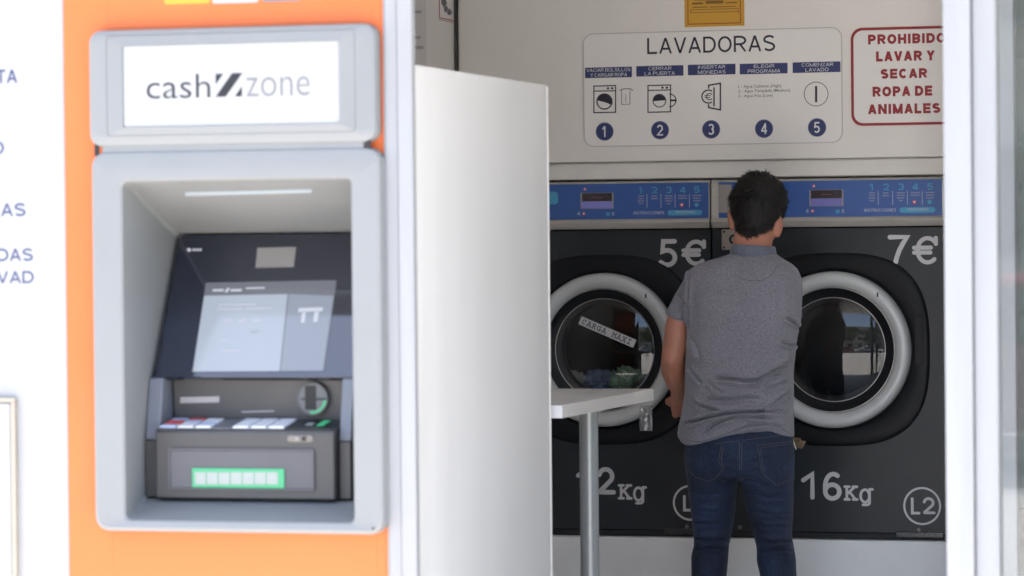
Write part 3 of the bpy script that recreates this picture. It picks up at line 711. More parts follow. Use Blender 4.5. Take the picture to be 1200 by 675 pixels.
i2.poly_y([loc(772.8+6.8*cos(R(a)), 118-6.8*sin(R(a))) for a in range(185, -6, -12)] [::-1], YS2-.0012, YS2-.0002)
spx(i2, circ(784.8, 117.6, 7.4, 18, 90, -90), 1.2, 3); spx(i2, [(786.5, 117.6), (792, 117.6)], 2.2, 4)
i2.build('washer_icon', INK, sign, smooth=False)
i3 = MB()
spx(i3, [(830.5, 103.2), (830.5, 100.0), (844.2, 97.6), (844.2, 128.8), (830.5, 126), (830.5, 123)], 1.7); spx(i3, circ(830.2, 113.2, 7.6, 24, 60, 300), 1.5, 1); spx(i3, [(836.8, 103), (836.8, 124)], 1.7, 2)
spx(i3, circ(831.5, 113.2, 3.7, 16, 45, 315), 1.0, 3); spx(i3, [(826, 112.2), (832.4, 112)], .8, 4); spx(i3, [(826, 114.3), (832, 114.1)], .8, 5)
i3.build('coin_icon', INK, sign, smooth=False)
for s_, x1, yb_ in (('1 - Agua Caliente (High)', 915.5, 103.6), ('2 - Agua Templada (Medium)', 926, 109.0), ('3 - Agua Fria (Low)', 905.5, 114.6)):
    text_px(s_, 865.3, x1, yb_+.6, yb_-3.9, YS2, GREYINK, sign, name='programme_line', bold=.002)
i5 = MB(); spx(i5, circ(956.4, 110.2, 14), .75); spx(i5, [(956.4, 101.8), (956.4, 118.8)], 2.5, 1); i5.build('start_icon', INK, sign, smooth=False)
for k, (cx, cy) in enumerate(((708.6, 154.2), (773.5, 152.6), (833.4, 151.6), (895.4, 150.8), (957.5, 149.4))):
    x_, z_ = loc(cx, cy); dd = disc(MB(), x_, z_, 10.3*pxm, YS2-.0010, YS2-.0002, 40).build('step_disc', NAVY, sign, smooth=False)
    wd_ = 3.6 if k else 3.2
    sans_px(str(k+1), cx-wd_, cx+wd_, cy+6.4, cy-6.4, YS2, .14, WHITEP, dd, off=.0011)
    disc(MB(), x_, z_, 10.9*pxm, YS2-.0011, YS2-.0002, 40, 10.35*pxm).build('rim', mat('disc_rim', (.25, .27, .36), .5, var=0), dd, smooth=False)
# red prohibition sign
ps = thing('prohibition_sign', 'white sign with red border forbidding washing animal clothing, right of the instruction board', 'warning sign', (XP(1059, 90, YB), YB, ZP(1059, 147, YB)))
a, b, c = P(998, 147.8, YB), P(1120, 146, YB), P(998, 33, YB)
MB().poly_y(rrect(a.x, b.x, a.z, c.z, .036, 8), YB-.003, YB-.0004).build('board', BOARD, ps, smooth=False)
frame_mb(rrect(a.x, b.x, a.z, c.z, .036, 8), rrect(a.x+.0085, b.x-.0085, a.z+.0085, c.z-.0085, .030, 8), YB-.0038, YB-.0031).build('border', REDP, ps, smooth=False)
for s_, x0, x1, yt, yb_ in (('PROHIBIDO', 1017.3, 1108.3, 40.6, 52.2), ('LAVAR Y', 1026.7, 1095.5, 60.4, 72.2), ('SECAR', 1032.2, 1086.5, 81, 92.4), ('ROPA DE', 1022.7, 1092.5, 101.7, 113.4), ('ANIMALES', 1017.3, 1102, 122.3, 134)):
    sans_px(s_, x0, x1, yb_, yt, YB-.003, .265, REDP, ps)
# orange notice at the top
on = thing('orange_notice', 'small orange notice with a red ruled border above the instruction board', 'notice', (XP(838, 20, YB), YB, ZP(838, 30, YB)))
a, b = P(802.5, 32, YB), P(872.5, 30.6, YB)
ORN = mat('notice_orange', (.60, .32, .035), .45, var=.03)
MB().box(a.x, b.x, YB-.002, YB-.0003, a.z, a.z+.30).build('sheet', ORN, on, smooth=False)
a, b = P(806, 29, YB), P(868.5, 27.6, YB)
frame_mb([(a.x, a.z), (b.x, a.z), (b.x, a.z+.285), (a.x, a.z+.285)], [(a.x+.003, a.z+.003), (b.x-.003, a.z+.003), (b.x-.003, a.z+.282), (a.x+.003, a.z+.282)], YB-.0026, YB-.0021).build('border', mat('notice_rust', (.33, .07, .02), .5, var=0), on, smooth=False)
lb = MB()
for x0, x1, y0, y1 in ((809, 866, 11.2, 11.9), (809, 866, 14.7, 15.4), (809, 809.8, 11.2, 15.4), (865.2, 866, 11.2, 15.4), (812, 830, 8.2, 9.2), (832, 862, 7.8, 8.8), (811, 824, 3.2, 5.4), (827, 848, 1.2, 4.6), (850, 864, 2.5, 4.0), (814, 860, 0.0, .8)):
    rect_px(lb, x0, x1, y0, y1, YB-.002, .0002)
lb.build('printed_lines', mat('notice_brown', (.20, .10, .02), .5, var=0), on, smooth=False)
# notices on the left side wall (plane x = XWL)
XWL = -3.344
def side_box(mb, px0, px1, py0, py1, off, t=.0006):
    a = PX(px0, py1, XWL); b = PX(px1, py1, XWL); c = PX(px0, py0, XWL)
    mb.box(XWL+off, XWL+off+t, a.y, b.y, a.z, c.z); return mb
cc = thing('camera_notice', 'white notice with camera pictogram and red lines on the side wall by the corner', 'notice', (XWL, PX(524, 20, XWL).y, PX(524, 24, XWL).z))
side_box(MB(), 514, 530.8, -25, 24.5, .0003, .0012).build('sheet', BOARD, cc, smooth=False)
rl = MB(); side_box(rl, 514.2, 530.6, 20.2, 21.4, .0016); side_box(rl, 514.2, 530.6, 22.6, 23.4, .0016); side_box(rl, 514.2, 514.9, -20, 20.1, .0016); rl.build('red_lines', REDP, cc, smooth=False)
pc = MB()
for q_ in ([(516.5, -2), (521.5, -3), (523, 5), (519.5, 9), (516.6, 4)], [(519.5, 9), (523, 6.5), (524.5, 11), (522, 15), (520, 13)], [(523.5, 14), (525.8, 9.6), (529, 14.5), (527.5, 17.5), (524, 17.5)]):
    pts = [PX(x, y, XWL) for x, y in q_]
    m_ = len(pts); pc.add([(XWL+.0024, p.y, p.z) for p in pts] + [(XWL+.0016, p.y, p.z) for p in pts], [tuple(range(m_)), tuple(range(2*m_-1, m_-1, -1))] + [(i, (i+1) % m_, (i+1) % m_+m_, i+m_) for i in range(m_)])
pc.build('pictogram', GREYINK, cc, smooth=False)
pn = thing('paper_notice', 'faded paper notice with faint text lines on the side wall', 'notice', (XWL, PX(490, 20, XWL).y, PX(490, 74, XWL).z))
side_box(MB(), 452, 499.5, -30, 74, .0003, .0010).build('sheet', mat('notice_paper', (.66, .63, .61), .5, var=.02), pn, smooth=False)
pl = MB()
for x1, y0, y1 in ((493.5, 12, 15.5), (485.2, 31.5, 34.5), (492, 42, 45.5), (495.5, 53.5, 57.5)):
    random.seed(int(x1*10)); x = 466
    while x < x1:
        w_ = random.uniform(1.2, 2.6); side_box(pl, x, min(x+w_, x1), y0, y1, .0014); x += w_+.7
pl.build('text_lines', mat('faint_ink', (.34, .32, .32), .5, var=0), pn, smooth=False)
#==WASHERS==
DOORGL = glass_mat('door_glass', (.62, .63, .64), 1.5)
DRUM = mat('drum_steel', (.10, .10, .10), .35, metal=.9, var=.15, vscale=8)
LCDT = mat('lcd_dark', (.05, .038, .042), .2, var=.05)
LCDB = mat('lcd_violet', (.05, .05, .14), .2, var=.02, emit=(.23, .22, .55), estr=.07)
PITCH_X = .756
PP0 = 273.0
def machine(ix, label, price, weight, tagn):
    """ix 0: left machine, ix 1: right machine. Panel details are measured on one machine and shifted by the machine pitch"""
    x0 = (-3.236 if ix == 0 else -2.480); x1 = x0 + PITCH_X - .006
    w = thing('washing_machine', label, 'washing machine', ((x0+x1)/2, YW+.4, zp), 'washing machines side by side in the back wall')
    dxm = 0.0 if ix == 1 else -PITCH_X
    zc_b = ZP(835, 267.5, YW); z_bl = ZP(835, 255.4, YW); z_bt = ZP(835, 216.5, YW); zt = z_top
    z0 = zp+.0015
    cxm = (x0+x1)/2; 
    dcx = (P(975, 410, YW-.03).x if ix == 1 else P(975, 410, YW-.03).x - PITCH_X); dcz = P(975, 410, YW-.03).z
    # front sheet with the door hole: ring loft from rectangle to circle
    n = 96; out_ = []; inn = []
    zf1 = zc_b-.004; zf0 = z0+.022
    for i in range(n):
        a_ = 2*pi*i/n; c_, s_ = cos(a_), sin(a_)
        k = min((x1-dcx)/c_ if c_ > 1e-6 else 1e9, (x0-dcx)/c_ if c_ < -1e-6 else 1e9, (zf1-dcz)/s_ if s_ > 1e-6 else 1e9, (zf0-dcz)/s_ if s_ < -1e-6 else 1e9)
        out_.append((dcx+k*c_, dcz+k*s_)); inn.append((dcx+.21*c_, dcz+.21*s_))
    # exact corners
    for cx_, cz_ in ((x0, zf0), (x1, zf0), (x1, zf1), (x0, zf1)):
        i = min(range(n), key=lambda j: (out_[j][0]-cx_)**2 + (out_[j][1]-cz_)**2); out_[i] = (cx_, cz_)
    fb = MB().loft([[(x, YW+.03, z) for x, z in out_], [(x, YW, z) for x, z in out_], [(x, YW, z) for x, z in inn], [(x, YW+.05, z) for x, z in inn]], False, False)
    fb.build('front_panel', WASHER, w, angle=30)
    MB().box(x0+.002, x1-.002, YW+.031, YW+.80, z0, z0+.02).box(x0+.002, x0+.004, YW+.031, YW+.80, z0+.021, zt-.01).box(x1-.004, x1-.002, YW+.031, YW+.80, z0+.021, zt-.01).box(x0+.002, x1-.002, YW+.801, YW+.81, z0, zt-.01).box(x0+.0045, x1-.0045, YW+.06, YW+.80, zt-.0125, zt-.0105).build('cabinet', BLACK, w, smooth=False)
    MB().box(x0, x1, YW+.004, YW+.03, z0, z0+.020).build('kick_strip', BLACK, w, bevel=.002)
    kp0 = (P(1050, 622, YW).x if ix else P(1050, 622, YW).x-PITCH_X)
    MB().box(kp0, x1-.008, YW-.004, YW+.0035, z0+.008, z0+.026).build('kick_plate', mat('kick_grey', (.06, .06, .065), .3, metal=.4, var=.1), w, bevel=.002)
    for bx in (P(1077, 618, YW).x + dxm, P(867.5, 616, YW).x + dxm):
        disc(MB(), bx, z0+.033, .0065, YW-.004, YW-.0004, 16).build('bolt', mat('bolt_grey', (.16, .16, .16), .4, metal=.7, var=0), w, bevel=.001)
    # raised squircle round the door
    sq = MB().lathe_y(dcx, dcz, [(.318, YW-.0004), (.316, YW-.008), (.309, YW-.014), (.296, YW-.017), (.262, YW-.018), (.256, YW-.010), (.252, YW-.0006)], 96, 2.75)
    sq.v = [(x, y, z) for x, y, z in sq.v]
    # inner loops should be circles: rebuild with blending exponent
    rings = []
    for r_, y_, e_ in ((.309, YW-.0004, 2.9), (.306, YW-.005, 2.9), (.298, YW-.008, 2.85), (.284, YW-.010, 2.7), (.262, YW-.0105, 2.1), (.256, YW-.007, 2.0), (.252, YW-.0006, 2.0)):
        ring = []
        for i in range(n):
            a_ = 2*pi*i/n; c_, s_ = cos(a_), sin(a_); k = (abs(c_)**e_ + abs(s_)**e_)**(-1/e_)
            ring.append((dcx+r_*k*c_, y_, dcz+r_*k*s_))
        rings.append(ring)
    MB().loft(rings, False, False).build('door_surround', GLOSSB, w, angle=50)
    # latch mark and hinge relief on the surround
    MB().poly_y(rrect(dcx+.262, dcx+.290, dcz-.05, dcz+.11, .012), YW-.0125, YW-.0095).build('hinge_cover', GLOSSB, w, bevel=.003)
    # door ring
    ring_o = MB().lathe_y(dcx, dcz, [(.250, YW-.0008), (.2495, YW-.022), (.246, YW-.034), (.239, YW-.041), (.230, YW-.044), (.219, YW-.042), (.209, YW-.036), (.203, YW-.027), (.2005, YW-.016), (.2005, YW+.005)], 128)
    ro = MB().loft([ring_o.v[i*128:(i+1)*128] for i in range(10)], False, False).build('door_ring', RINGM, w, angle=60)
    MB().box(dcx+.148, dcx+.153, YW-.0452, YW-.0435, dcz+.168, dcz+.182).build('ring_notch', BLACK, ro)
    bz = [(.2000, YW-.010), (.1985, YW-.014), (.1965, YW-.012), (.186, YW-.004), (.176, YW+.002), (.167, YW+.004)]
    lb_ = MB().lathe_y(dcx, dcz, bz, 96); MB().loft([lb_.v[i*96:(i+1)*96] for i in range(len(bz))], False, False).build('door_bezel', GLOSSB, w, angle=60)
    for r_, y_ in ((.1985, YW-.0150), (.1662, YW+.001)):
        tr_ = MB(); nn = 96; rings = []
        for i in range(nn):
            a_ = 2*pi*i/nn
            rings.append([(dcx+(r_+.0013*cos(b_))*cos(a_), y_+.0013*sin(b_), dcz+(r_+.0013*cos(b_))*sin(a_)) for b_ in [2*pi*q/6 for q in range(6)]])
        rings.append(rings[0]); tr_.loft(rings, False, False).build('glass_trim', CHROME, w)
    # domed glass
    RS = .60; rg = .1655; yap = YW-.016
    ydome = lambda x, z: yap + RS - math.sqrt(RS*RS - (x-dcx)**2 - (z-dcz)**2)
    g = MB(); rings = []
    for k in range(1, 17):
        r_ = rg*k/16; rings.append([(dcx+r_*cos(2*pi*i/96), ydome(dcx+r_*cos(2*pi*i/96), dcz+r_*sin(2*pi*i/96)), dcz+r_*sin(2*pi*i/96)) for i in range(96)])
    g.loft(rings, True, False); go = g.build('door_glass', DOORGL, w, angle=80)
    # rubber gasket, bowl and drum behind
    gk = [(.166, YW+.006), (.150, YW+.018), (.156, YW+.035), (.147, YW+.05), (.152, YW+.075), (.160, YW+.10), (.205, YW+.101)]
    lb_ = MB().lathe_y(dcx, dcz, gk, 96); MB().loft([lb_.v[i*96:(i+1)*96] for i in range(len(gk))], False, False).build('gasket', mat('gasket_grey', (.045, .045, .048), .4, var=.1), w, angle=60)
    dr = [(.205, YW+.103), (.27, YW+.11), (.30, YW+.14), (.30, YW+.55), (.28, YW+.58), (.02, YW+.60)]
    lb_ = MB().lathe_y(dcx, dcz, dr, 72); dro = MB().loft([lb_.v[i*72:(i+1)*72] for i in range(len(dr))], False, True).build('drum', DRUM, w, angle=40)
    for k in range(3):
        a_ = 2*pi*k/3+.5; rb_ = MB()
        rb_.poly_y([(dcx+.298*cos(a_-.12), dcz+.298*sin(a_-.12)), (dcx+.298*cos(a_+.12), dcz+.298*sin(a_+.12)), (dcx+.235*cos(a_+.05), dcz+.235*sin(a_+.05)), (dcx+.235*cos(a_-.05), dcz+.235*sin(a_-.05))], YW+.16, YW+.54); rb_.build('drum_lifter', DRUM, dro, bevel=.008)
    # control head: steel shell with a blue face
    prof = [(YW+.03, zt), (YW+.004, zt), (YW-.004, zt-.004), (YW-.010, z_bt+.002), (YW-.012, z_bl), (YW-.018, z_bl-.004), (YW-.022, z_bl-.012), (YW-.018, z_bl-.021), (YW-.008, zc_b+.001), (YW+.03, zc_b+.001)]
    MB().poly_x(prof, x0, x1).build('control_head', STEEL, w, angle=30)
    YP = YW-.0135
    # the blue face lies on plane YP
    xl = P(842, 235, YP).x + dxm; xr = P(1104, 235, YP).x + dxm
    bp = MB().poly_y(rrect(xl, xr, ZP(960, 254.0, YP), ZP(960, 211.8, YP), .003, 3), YP, YP+.0065).build('control_panel', BLUE, w, smooth=False)
    def q(px, py, o=0): v = P(px, py, YP); return (v.x+dxm, v.z)
    def rbox(mb, px0, px1, py0, py1, off, t=.0006):
        ax, az = q(px0, py1); bx, bz_ = q(px1, py1); _, cz_ = q(px0, py0); mb.box(ax, bx, YP-off-t, YP-off, az, cz_)
    def tx_(body, px0, px1, yb_, yt_, m_, bold=0., off=.0012, name='lettering'):
        ax, az = q(px0, yb_); bx, _ = q(px1, yb_); _, tz_ = q(px0, yt_); sans_px(body, px0, px1, yb_, yt_, YP, .17, m_, bp, off=off-.0008, name=name, dxm=dxm)
    m_ = MB(); rbox(m_, 842.5, 857.5, 216.4, 249.4, .0002, .0010); m_.build('label_plate', mat('taupe_plate', (.30, .275, .25), .5, var=.03), bp, smooth=False)
    m_ = MB(); ax, az = q(905, 236.4); bx, bz_ = q(921, 221); m_.poly_y(rrect(ax, bx, az, bz_, .012), YP-.0010, YP-.0002); m_.build('shirt_badge', CYAN, bp, smooth=False)
    m_ = MB(); rbox(m_, 948.6, 988.6, 222.6, 241.9, .0002, .0010); m_.build('display_frame', mat('display_frame_taupe', (.28, .26, .27), .4, var=0), bp, smooth=False)
    m_ = MB(); rbox(m_, 950.4, 986.6, 223.0, 232.6, .0014, .0006); m_.build('display_top', LCDT, bp, smooth=False)
    m_ = MB(); rbox(m_, 950.4, 986.6, 232.9, 241.2, .0014, .0006); m_.build('display_bottom', LCDB, bp, smooth=False)
    m_ = MB(); rbox(m_, 962, 975, 227.4, 228.4, .0022, .0004); m_.build('display_digits', mat('lcd_amber', (.12, .06, .05), .4, var=0), bp, smooth=False)
    REDD = mat('red_dot', (.45, .05, .09), .5, var=0)
    def dot(px, py, r, mm, name): 
        m_ = MB(); ax, az = q(px, py); disc(m_, ax, az, r*pxm, YP-.0010, YP-.0002, 18); return m_.build(name, mm, bp, smooth=False)
    def tri(px, py, r, up, mm, k=.0016):
        m_ = MB(); s_ = -1 if up else 1
        m_.poly_y([q(px-r, py-s_*r*.7), q(px+r, py-s_*r*.7), q(px, py+s_*r)][::(1 if not up else 1)], YP-k, YP-.0011); return m_.build('arrow', mm, bp, smooth=False)
    dot(953.8, 217.9, 2.0, REDD, 'button'); tri(953.8, 217.8, 1.4, True, WHITEP)
    dot(952.3, 247.3, 2.3, REDD, 'button'); tri(952.3, 247.3, 1.4, False, WHITEP)
    tx_('4', 944.2, 947.8, 249.4, 244.8, PALEP, .02); dot(981.8, 247.8, 2.4, CYAN, 'button'); tx_('5', 986.2, 989.6, 249.6, 245.2, PALEP, .02)
    cxs = (1021.9, 1038.2, 1055.6, 1072.6, 1089.8)
    for k, cx in enumerate(cxs):
        tx_(str(k+1), cx-3.6, cx+3.6, 223.3-.012*k*16, 215.4-.012*k*16, CYAN, .015, name='step_number')
    m_ = MB()
    for lx in (1029.2, 1046.2, 1063.4, 1080.8): rbox(m_, lx-.35, lx+.35, 223.8, 240, .0002)
    m_.build('divider_lines', PALEP, bp, smooth=False)
    m_ = MB(); rws = ((4, (226.2, 229.2, 232.2, 235.2), 10), (3, (226.2, 229.2), 10), (3, (226.0, 229.0, 232.0, 235.2), 10), (3, (225.8, 228.8), 11), (3, (225.6, 228.8, 231.8), 11))
    rnd = random.Random(3)
    for cx, (_, ys_, wid) in zip(cxs, rws):
        for k, yy in enumerate(ys_):
            l_ = wid*rnd.uniform(.62, 1); x = cx-l_/2
            if k == 3: l_ *= .5; x = cx-l_/2
            xe = x+l_
            while x < xe:
                ww = rnd.uniform(.8, 1.8); rbox(m_, x, min(x+ww, xe), yy-.75, yy+.75, .0002, .0005); x += ww+.35
    m_.build('instruction_print', mat('print_ink', (.27, .28, .42), .5, var=0), bp, smooth=False)
    dot(1071.6, 236.8, 2.6, REDD, 'button'); tri(1071.6, 236.9, 1.8, False, WHITEP); dot(1089.4, 236.6, 2.6, CYAN, 'button')
    tx_('INSTRUCCIONES', 1012.8, 1050.2, 248.3, 244.6, PALEP, .02)
    m_ = MB(); ax, az = q(1054.2, 249.4); bx, bz_ = q(1096, 242.6); m_.poly_y(rrect(ax, bx, az, bz_, (bz_-az)/2-.0004), YP-.0010, YP-.0002); pl_ = m_.build('pill_label', CYAN, bp, smooth=False)
    tx_('PROGRAMAS', 1064, 1088, 246.8, 243.8, PALEP, .01, off=.0016)
    # coin slot plate
    cp0 = P(845.8, 293, YW-.008); cp1 = P(868, 268.5, YW-.008)
    cpx0, cpx1 = cp0.x+dxm, cp1.x+dxm
    cpl = MB().poly_y(rrect(cpx0, cpx1, cp0.z, cp1.z, .004, 3), YW-.010, YW-.0004).build('coin_plate', mat('coin_plate_steel', (.52, .51, .46), .28, metal=1, var=.05), w, bevel=.0015)
    cc_ = P(860.5, 280.6, YW-.010); disc(MB(), cc_.x+dxm, cc_.z, .0165, YW-.0145, YW-.0102, 30, .0105).build('coin_ring', BLACK, cpl)
    for sx_, sz_ in ((cpx0+.008, cp0.z+.008), (cpx0+.008, cp1.z-.008), (cpx1-.008, cp0.z+.008), (cpx1-.008, cp1.z-.008)):
        disc(MB(), sx_, sz_, .0035, YW-.012, YW-.0101, 12).build('screw', BLACK, cpl)
    # big silver lettering
    for nm, items in (('price_lettering', price), ('weight_lettering', weight), ('machine_number', tagn)):
        m_ = MB()
        for it in items:
            if it[0] == 'O':
                v = P(it[1], it[2], YW); disc(m_, v.x, v.z, it[3]*PXM(YW, it[1], it[2]), YW-.0011, YW-.0005, 64, (it[3]-it[4])*PXM(YW, it[1], it[2]))
            else: glyph(m_, *it[:5], YW, it[5])
        m_.build(nm, SILVERP, w, smooth=False)
    return w, dcx, dcz, ydome

w0, c0x, c0z, yd0 = machine(0, 'left anthracite washing machine marked 5 euros 12 Kg with washing visible inside',
    [('5', 772, 793.8, 313.2, 280.2, 5.5), ('E', 798.8, 827.6, 311.6, 280.8, 4.9)],
    [('1', 675.3, 690, 579.5, 547.5, 5.3), ('2', 700, 721.8, 579.3, 547.2, 5.3), ('K', 724.2, 741.4, 585.3, 567.2, 3.0), ('g', 742, 758.4, 591, 569.5, 3.0)],
    [('O', 809, 589.3, 20.9, 2.3), ('L', 800.6, 812.4, 599.3, 580, 3.2), ('1', 814.5, 823, 599.3, 580, 3.2)])
w1, c1x, c1z, yd1 = machine(1, 'right anthracite washing machine marked 7 euros 16 Kg L2 with an empty drum',
    [('7', 1040.5, 1066, 309.8, 275.2, 5.5), ('E', 1069, 1099.4, 310, 276.6, 4.9)],
    [('1', 939, 954.8, 585.3, 552.8, 5.3), ('6', 964.6, 986.4, 586.6, 552.8, 5.3), ('K', 988.6, 1006.2, 586.6, 568.8, 3.0), ('g', 1007.2, 1024.2, 593, 571.8, 3.0)],
    [('O', 1080.7, 593, 22.3, 2.4), ('L', 1067.6, 1078.6, 602.8, 582.8, 3.2), ('2', 1081.6, 1096.4, 602.4, 582.6, 3.2)])

# sticker on the left door glass
stk = thing('load_label', 'white strip reading CARGA on the glass of the left machine door', 'label', (c0x, YW-.016, c0z))
ang = math.atan2(402-375, 745-680); 
p_tl = Vector((681.6, 370.6)); ux = Vector((65.0, 28.2)).normalized(); uy = Vector((-ux.y, ux.x))
Lx, Ly = 70.0, 9.9
def stp(s, t, off):          # s along, t across (px on the photo) -> point just in front of the dome
    pp_ = p_tl + ux*s + uy*t
    v = P(pp_.x, pp_.y, YW-.010); y_ = yd0(v.x, v.z) - off
    v = P(pp_.x, pp_.y, y_); return (v.x, yd0(v.x, v.z)-off, v.z)
gm = MB(); nx = 20
gm.add([stp(Lx*i/nx, Ly*j/2, .0008) for j in range(3) for i in range(nx+1)], [(j*(nx+1)+i, (j+1)*(nx+1)+i, (j+1)*(nx+1)+i+1, j*(nx+1)+i+1) for j in range(2) for i in range(nx)])
gm.build('strip', mat('label_paper', (.50, .50, .50), .5, var=.02), stk)
gm = MB(); adv = 6.35; s = 3.0
for ch in 'CARGA MAXI':
    if ch != ' ':
        tmp = MB(); strokes(tmp, GL[ch] + (GL["'"] if (ch == 'A' and s > 35) else []), .16, lambda x, z: (x, z), 0, .01)
        hgt = 6.2; w_ = 5.4
        gm.add([stp(s + x*w_, 8.1 - z*hgt, .0011 + (-y_)*.004) for x, y_, z in tmp.v], tmp.f)
    s += adv
gm.build('lettering', INK, stk, smooth=False)

# laundry in the left drum
def cloth(cx, cy, cz, rx, ry, rz, seed, m, name, label):
    b = MB(); n, mm = 110, 60; rings = []
    for k in range(1, mm):
        a_ = pi*k/mm - pi/2; ring = []
        for i in range(n):
            t_ = 2*pi*i/n; d = Vector((cos(a_)*cos(t_), cos(a_)*sin(t_), sin(a_)))
            f_ = 1 + .20*noise.noise(d*1.8+Vector((seed, 0, 0))) - .75*abs(noise.noise(Vector((d.x*3.0+d.z*2, d.y*3.2, d.z*5.4))+Vector((seed, 3, 1)))) - .30*abs(noise.noise(Vector((d.x*7, d.y*6, d.z*9))+Vector((seed, 9, 1)))) + .05*noise.noise(d*9+Vector((seed, 7, 1)))
            ring.append((cx+rx*d.x*f_, cy+ry*d.y*f_, cz+rz*d.z*f_))
        rings.append(ring)
    b.loft(rings); o = b.build(name, m, None, angle=70)
    return tag(o, label, 'laundry', 'washing in the left machine drum')
def at(px, py, Y): return P(px, py, Y)
for (px, py, rx, rz, sd, nm, c_, lb_) in ((672, 447, .075, .050, 1, 'pale', (.66, .68, .56), 'pale cream green cloth at the left of the heap behind the left door glass'),
        (702, 445, .072, .052, 5, 'blue', (.32, .39, .58), 'blue cloth in the middle of the heap behind the left door glass'),
        (736, 445, .085, .062, 9, 'green', (.50, .70, .52), 'light green cloth at the right of the heap behind the left door glass')):
    v = at(px, py, YW+.16); cloth(v.x, v.y, v.z-.014, rx, .075, rz, sd, mat('cloth_'+nm, c_, .85, var=.22, vscale=30, bump=.3, bscale=90), 'crumpled_cloth', lb_)
v = at(700, 446, YW+.16)
tag(MB().ellipsoid((c0x, YW+.30, c0z-.19), (.17, .14, .095), 40, 20).build('laundry_heap', mat('cloth_dark', (.05, .055, .07), .9, var=.2)), 'dark washing at the back of the left machine drum', 'laundry', 'washing in the left machine drum')
#==PERSON==
# ---------------------------------------------------------------- the man
YP0 = 10.42
SKIN = mat('skin', (.43, .182, .118), .52, var=.10, vscale=9, bump=.10, bscale=160)
def skin_sss():
    b = SKIN.node_tree.nodes['Principled BSDF']; b.inputs['Subsurface Weight'].default_value = .12; b.inputs['Subsurface Radius'].default_value = (.01, .004, .002)
skin_sss()
def fabric(name, c1, c2, scale, rough=.9, sheen=.2, stretch=(1, 1, 1), lo=.35, hi=.65, big=.06):
    m = bpy.data.materials.new(name); m.use_nodes = True; nt = m.node_tree; b = nt.nodes['Principled BSDF']
    tc = nt.nodes.new('ShaderNodeTexCoord'); mp = nt.nodes.new('ShaderNodeMapping'); mp.inputs['Scale'].default_value = stretch
    n = nt.nodes.new('ShaderNodeTexNoise'); n.inputs['Scale'].default_value = scale; n.inputs['Detail'].default_value = 3
    nt.links.new(tc.outputs['Object'], mp.inputs[0]); nt.links.new(mp.outputs[0], n.inputs[0])
    r = nt.nodes.new('ShaderNodeMapRange'); r.inputs[1].default_value = lo; r.inputs[2].default_value = hi
    mx = nt.nodes.new('ShaderNodeMix'); mx.data_type = 'RGBA'; mx.inputs[6].default_value = (*c1, 1); mx.inputs[7].default_value = (*c2, 1)
    nt.links.new(n.outputs[0], r.inputs[0]); nt.links.new(r.outputs[0], mx.inputs[0]); nt.links.new(mx.outputs[2], b.inputs['Base Color'])
    bp = nt.nodes.new('ShaderNodeBump'); bp.inputs['Strength'].default_value = .25; bp.inputs['Distance'].default_value = .002
    nt.links.new(n.outputs[0], bp.inputs['Height']); nt.links.new(bp.outputs[0], b.inputs['Normal'])
    n2 = nt.nodes.new('ShaderNodeTexNoise'); n2.inputs['Scale'].default_value = 7; n2.inputs['Detail'].default_value = 4
    r2 = nt.nodes.new('ShaderNodeMapRange'); r2.inputs[1].default_value = .3; r2.inputs[2].default_value = .7; r2.inputs[3].default_value = 1-big; r2.inputs[4].default_value = 1+big
    sc_ = nt.nodes.new('ShaderNodeVectorMath'); sc_.operation = 'SCALE'
    nt.links.new(tc.outputs['Object'], n2.inputs[0]); nt.links.new(n2.outputs[0], r2.inputs[0]); nt.links.new(mx.outputs[2], sc_.inputs[0]); nt.links.new(r2.outputs[0], sc_.inputs['Scale']); nt.links.new(sc_.outputs[0], b.inputs['Base Color'])
    b.inputs['Roughness'].default_value = rough; b.inputs['Sheen Weight'].default_value = sheen
    return m
SHIRT = fabric('heather_grey_knit', (.135, .13, .152), (.235, .228, .262), 230, stretch=(1, 1, 1.6))
COLLAR = fabric('collar_blue_grey', (.09, .105, .14), (.14, .155, .20), 300)
DENIM = fabric('dark_denim', (.0052, .0112, .030), (.0108, .0235, .060), 190, rough=.85, sheen=.05, stretch=(1, 1, .35), big=.45)
STITCH = mat('denim_stitch', (.075, .07, .085), .8, var=.2, vscale=200)
SEAM = mat('knit_seam', (.085, .09, .11), .9, var=.1)
HAIR = mat('dark_brown_hair', (.0085, .0064, .0055), .6, var=.3, vscale=60, spec=.4)

def remesh(mb, voxel, smooth=4):
    me = mb.mesh('tmp'); o = bpy.data.objects.new('tmp', me); COL.objects.link(o)
    r = o.modifiers.new('r', 'REMESH'); r.mode = 'VOXEL'; r.voxel_size = voxel
    s = o.modifiers.new('s', 'SMOOTH'); s.iterations = smooth; s.factor = .5
    dg = bpy.context.evaluated_depsgraph_get(); out = bpy.data.meshes.new_from_object(o.evaluated_get(dg))
    bpy.data.objects.remove(o); bpy.data.meshes.remove(me)
    return out
def tofx(v):
    d = Vector(v) - CAM; z = d.dot(f0); return 600 + F_PX*d.dot(CR)/z, 337.5 - F_PX*d.dot(CU)/z
def B_(px, py, dy=0): return P(px, py, YP0 + dy)
def oval(l, r, py, b, cy, n=48, e=2.4, zf=None):
    a = B_(l, py); c = B_(r, py); cx = (a.x+c.x)/2; ha = (c.x-a.x)/2; z0 = (a.z+c.z)/2; ring = []
    for i in range(n):
        t = 2*pi*i/n; k = (abs(cos(t))**e + abs(sin(t))**e)**(-1/e)
        x = cx + ha*k*cos(t)
        ring.append((x, YP0 + cy + b*k*sin(t), z0 if zf is None else zf(x, l + (r-l)*(k*cos(t)+1)/2)))
    return ring
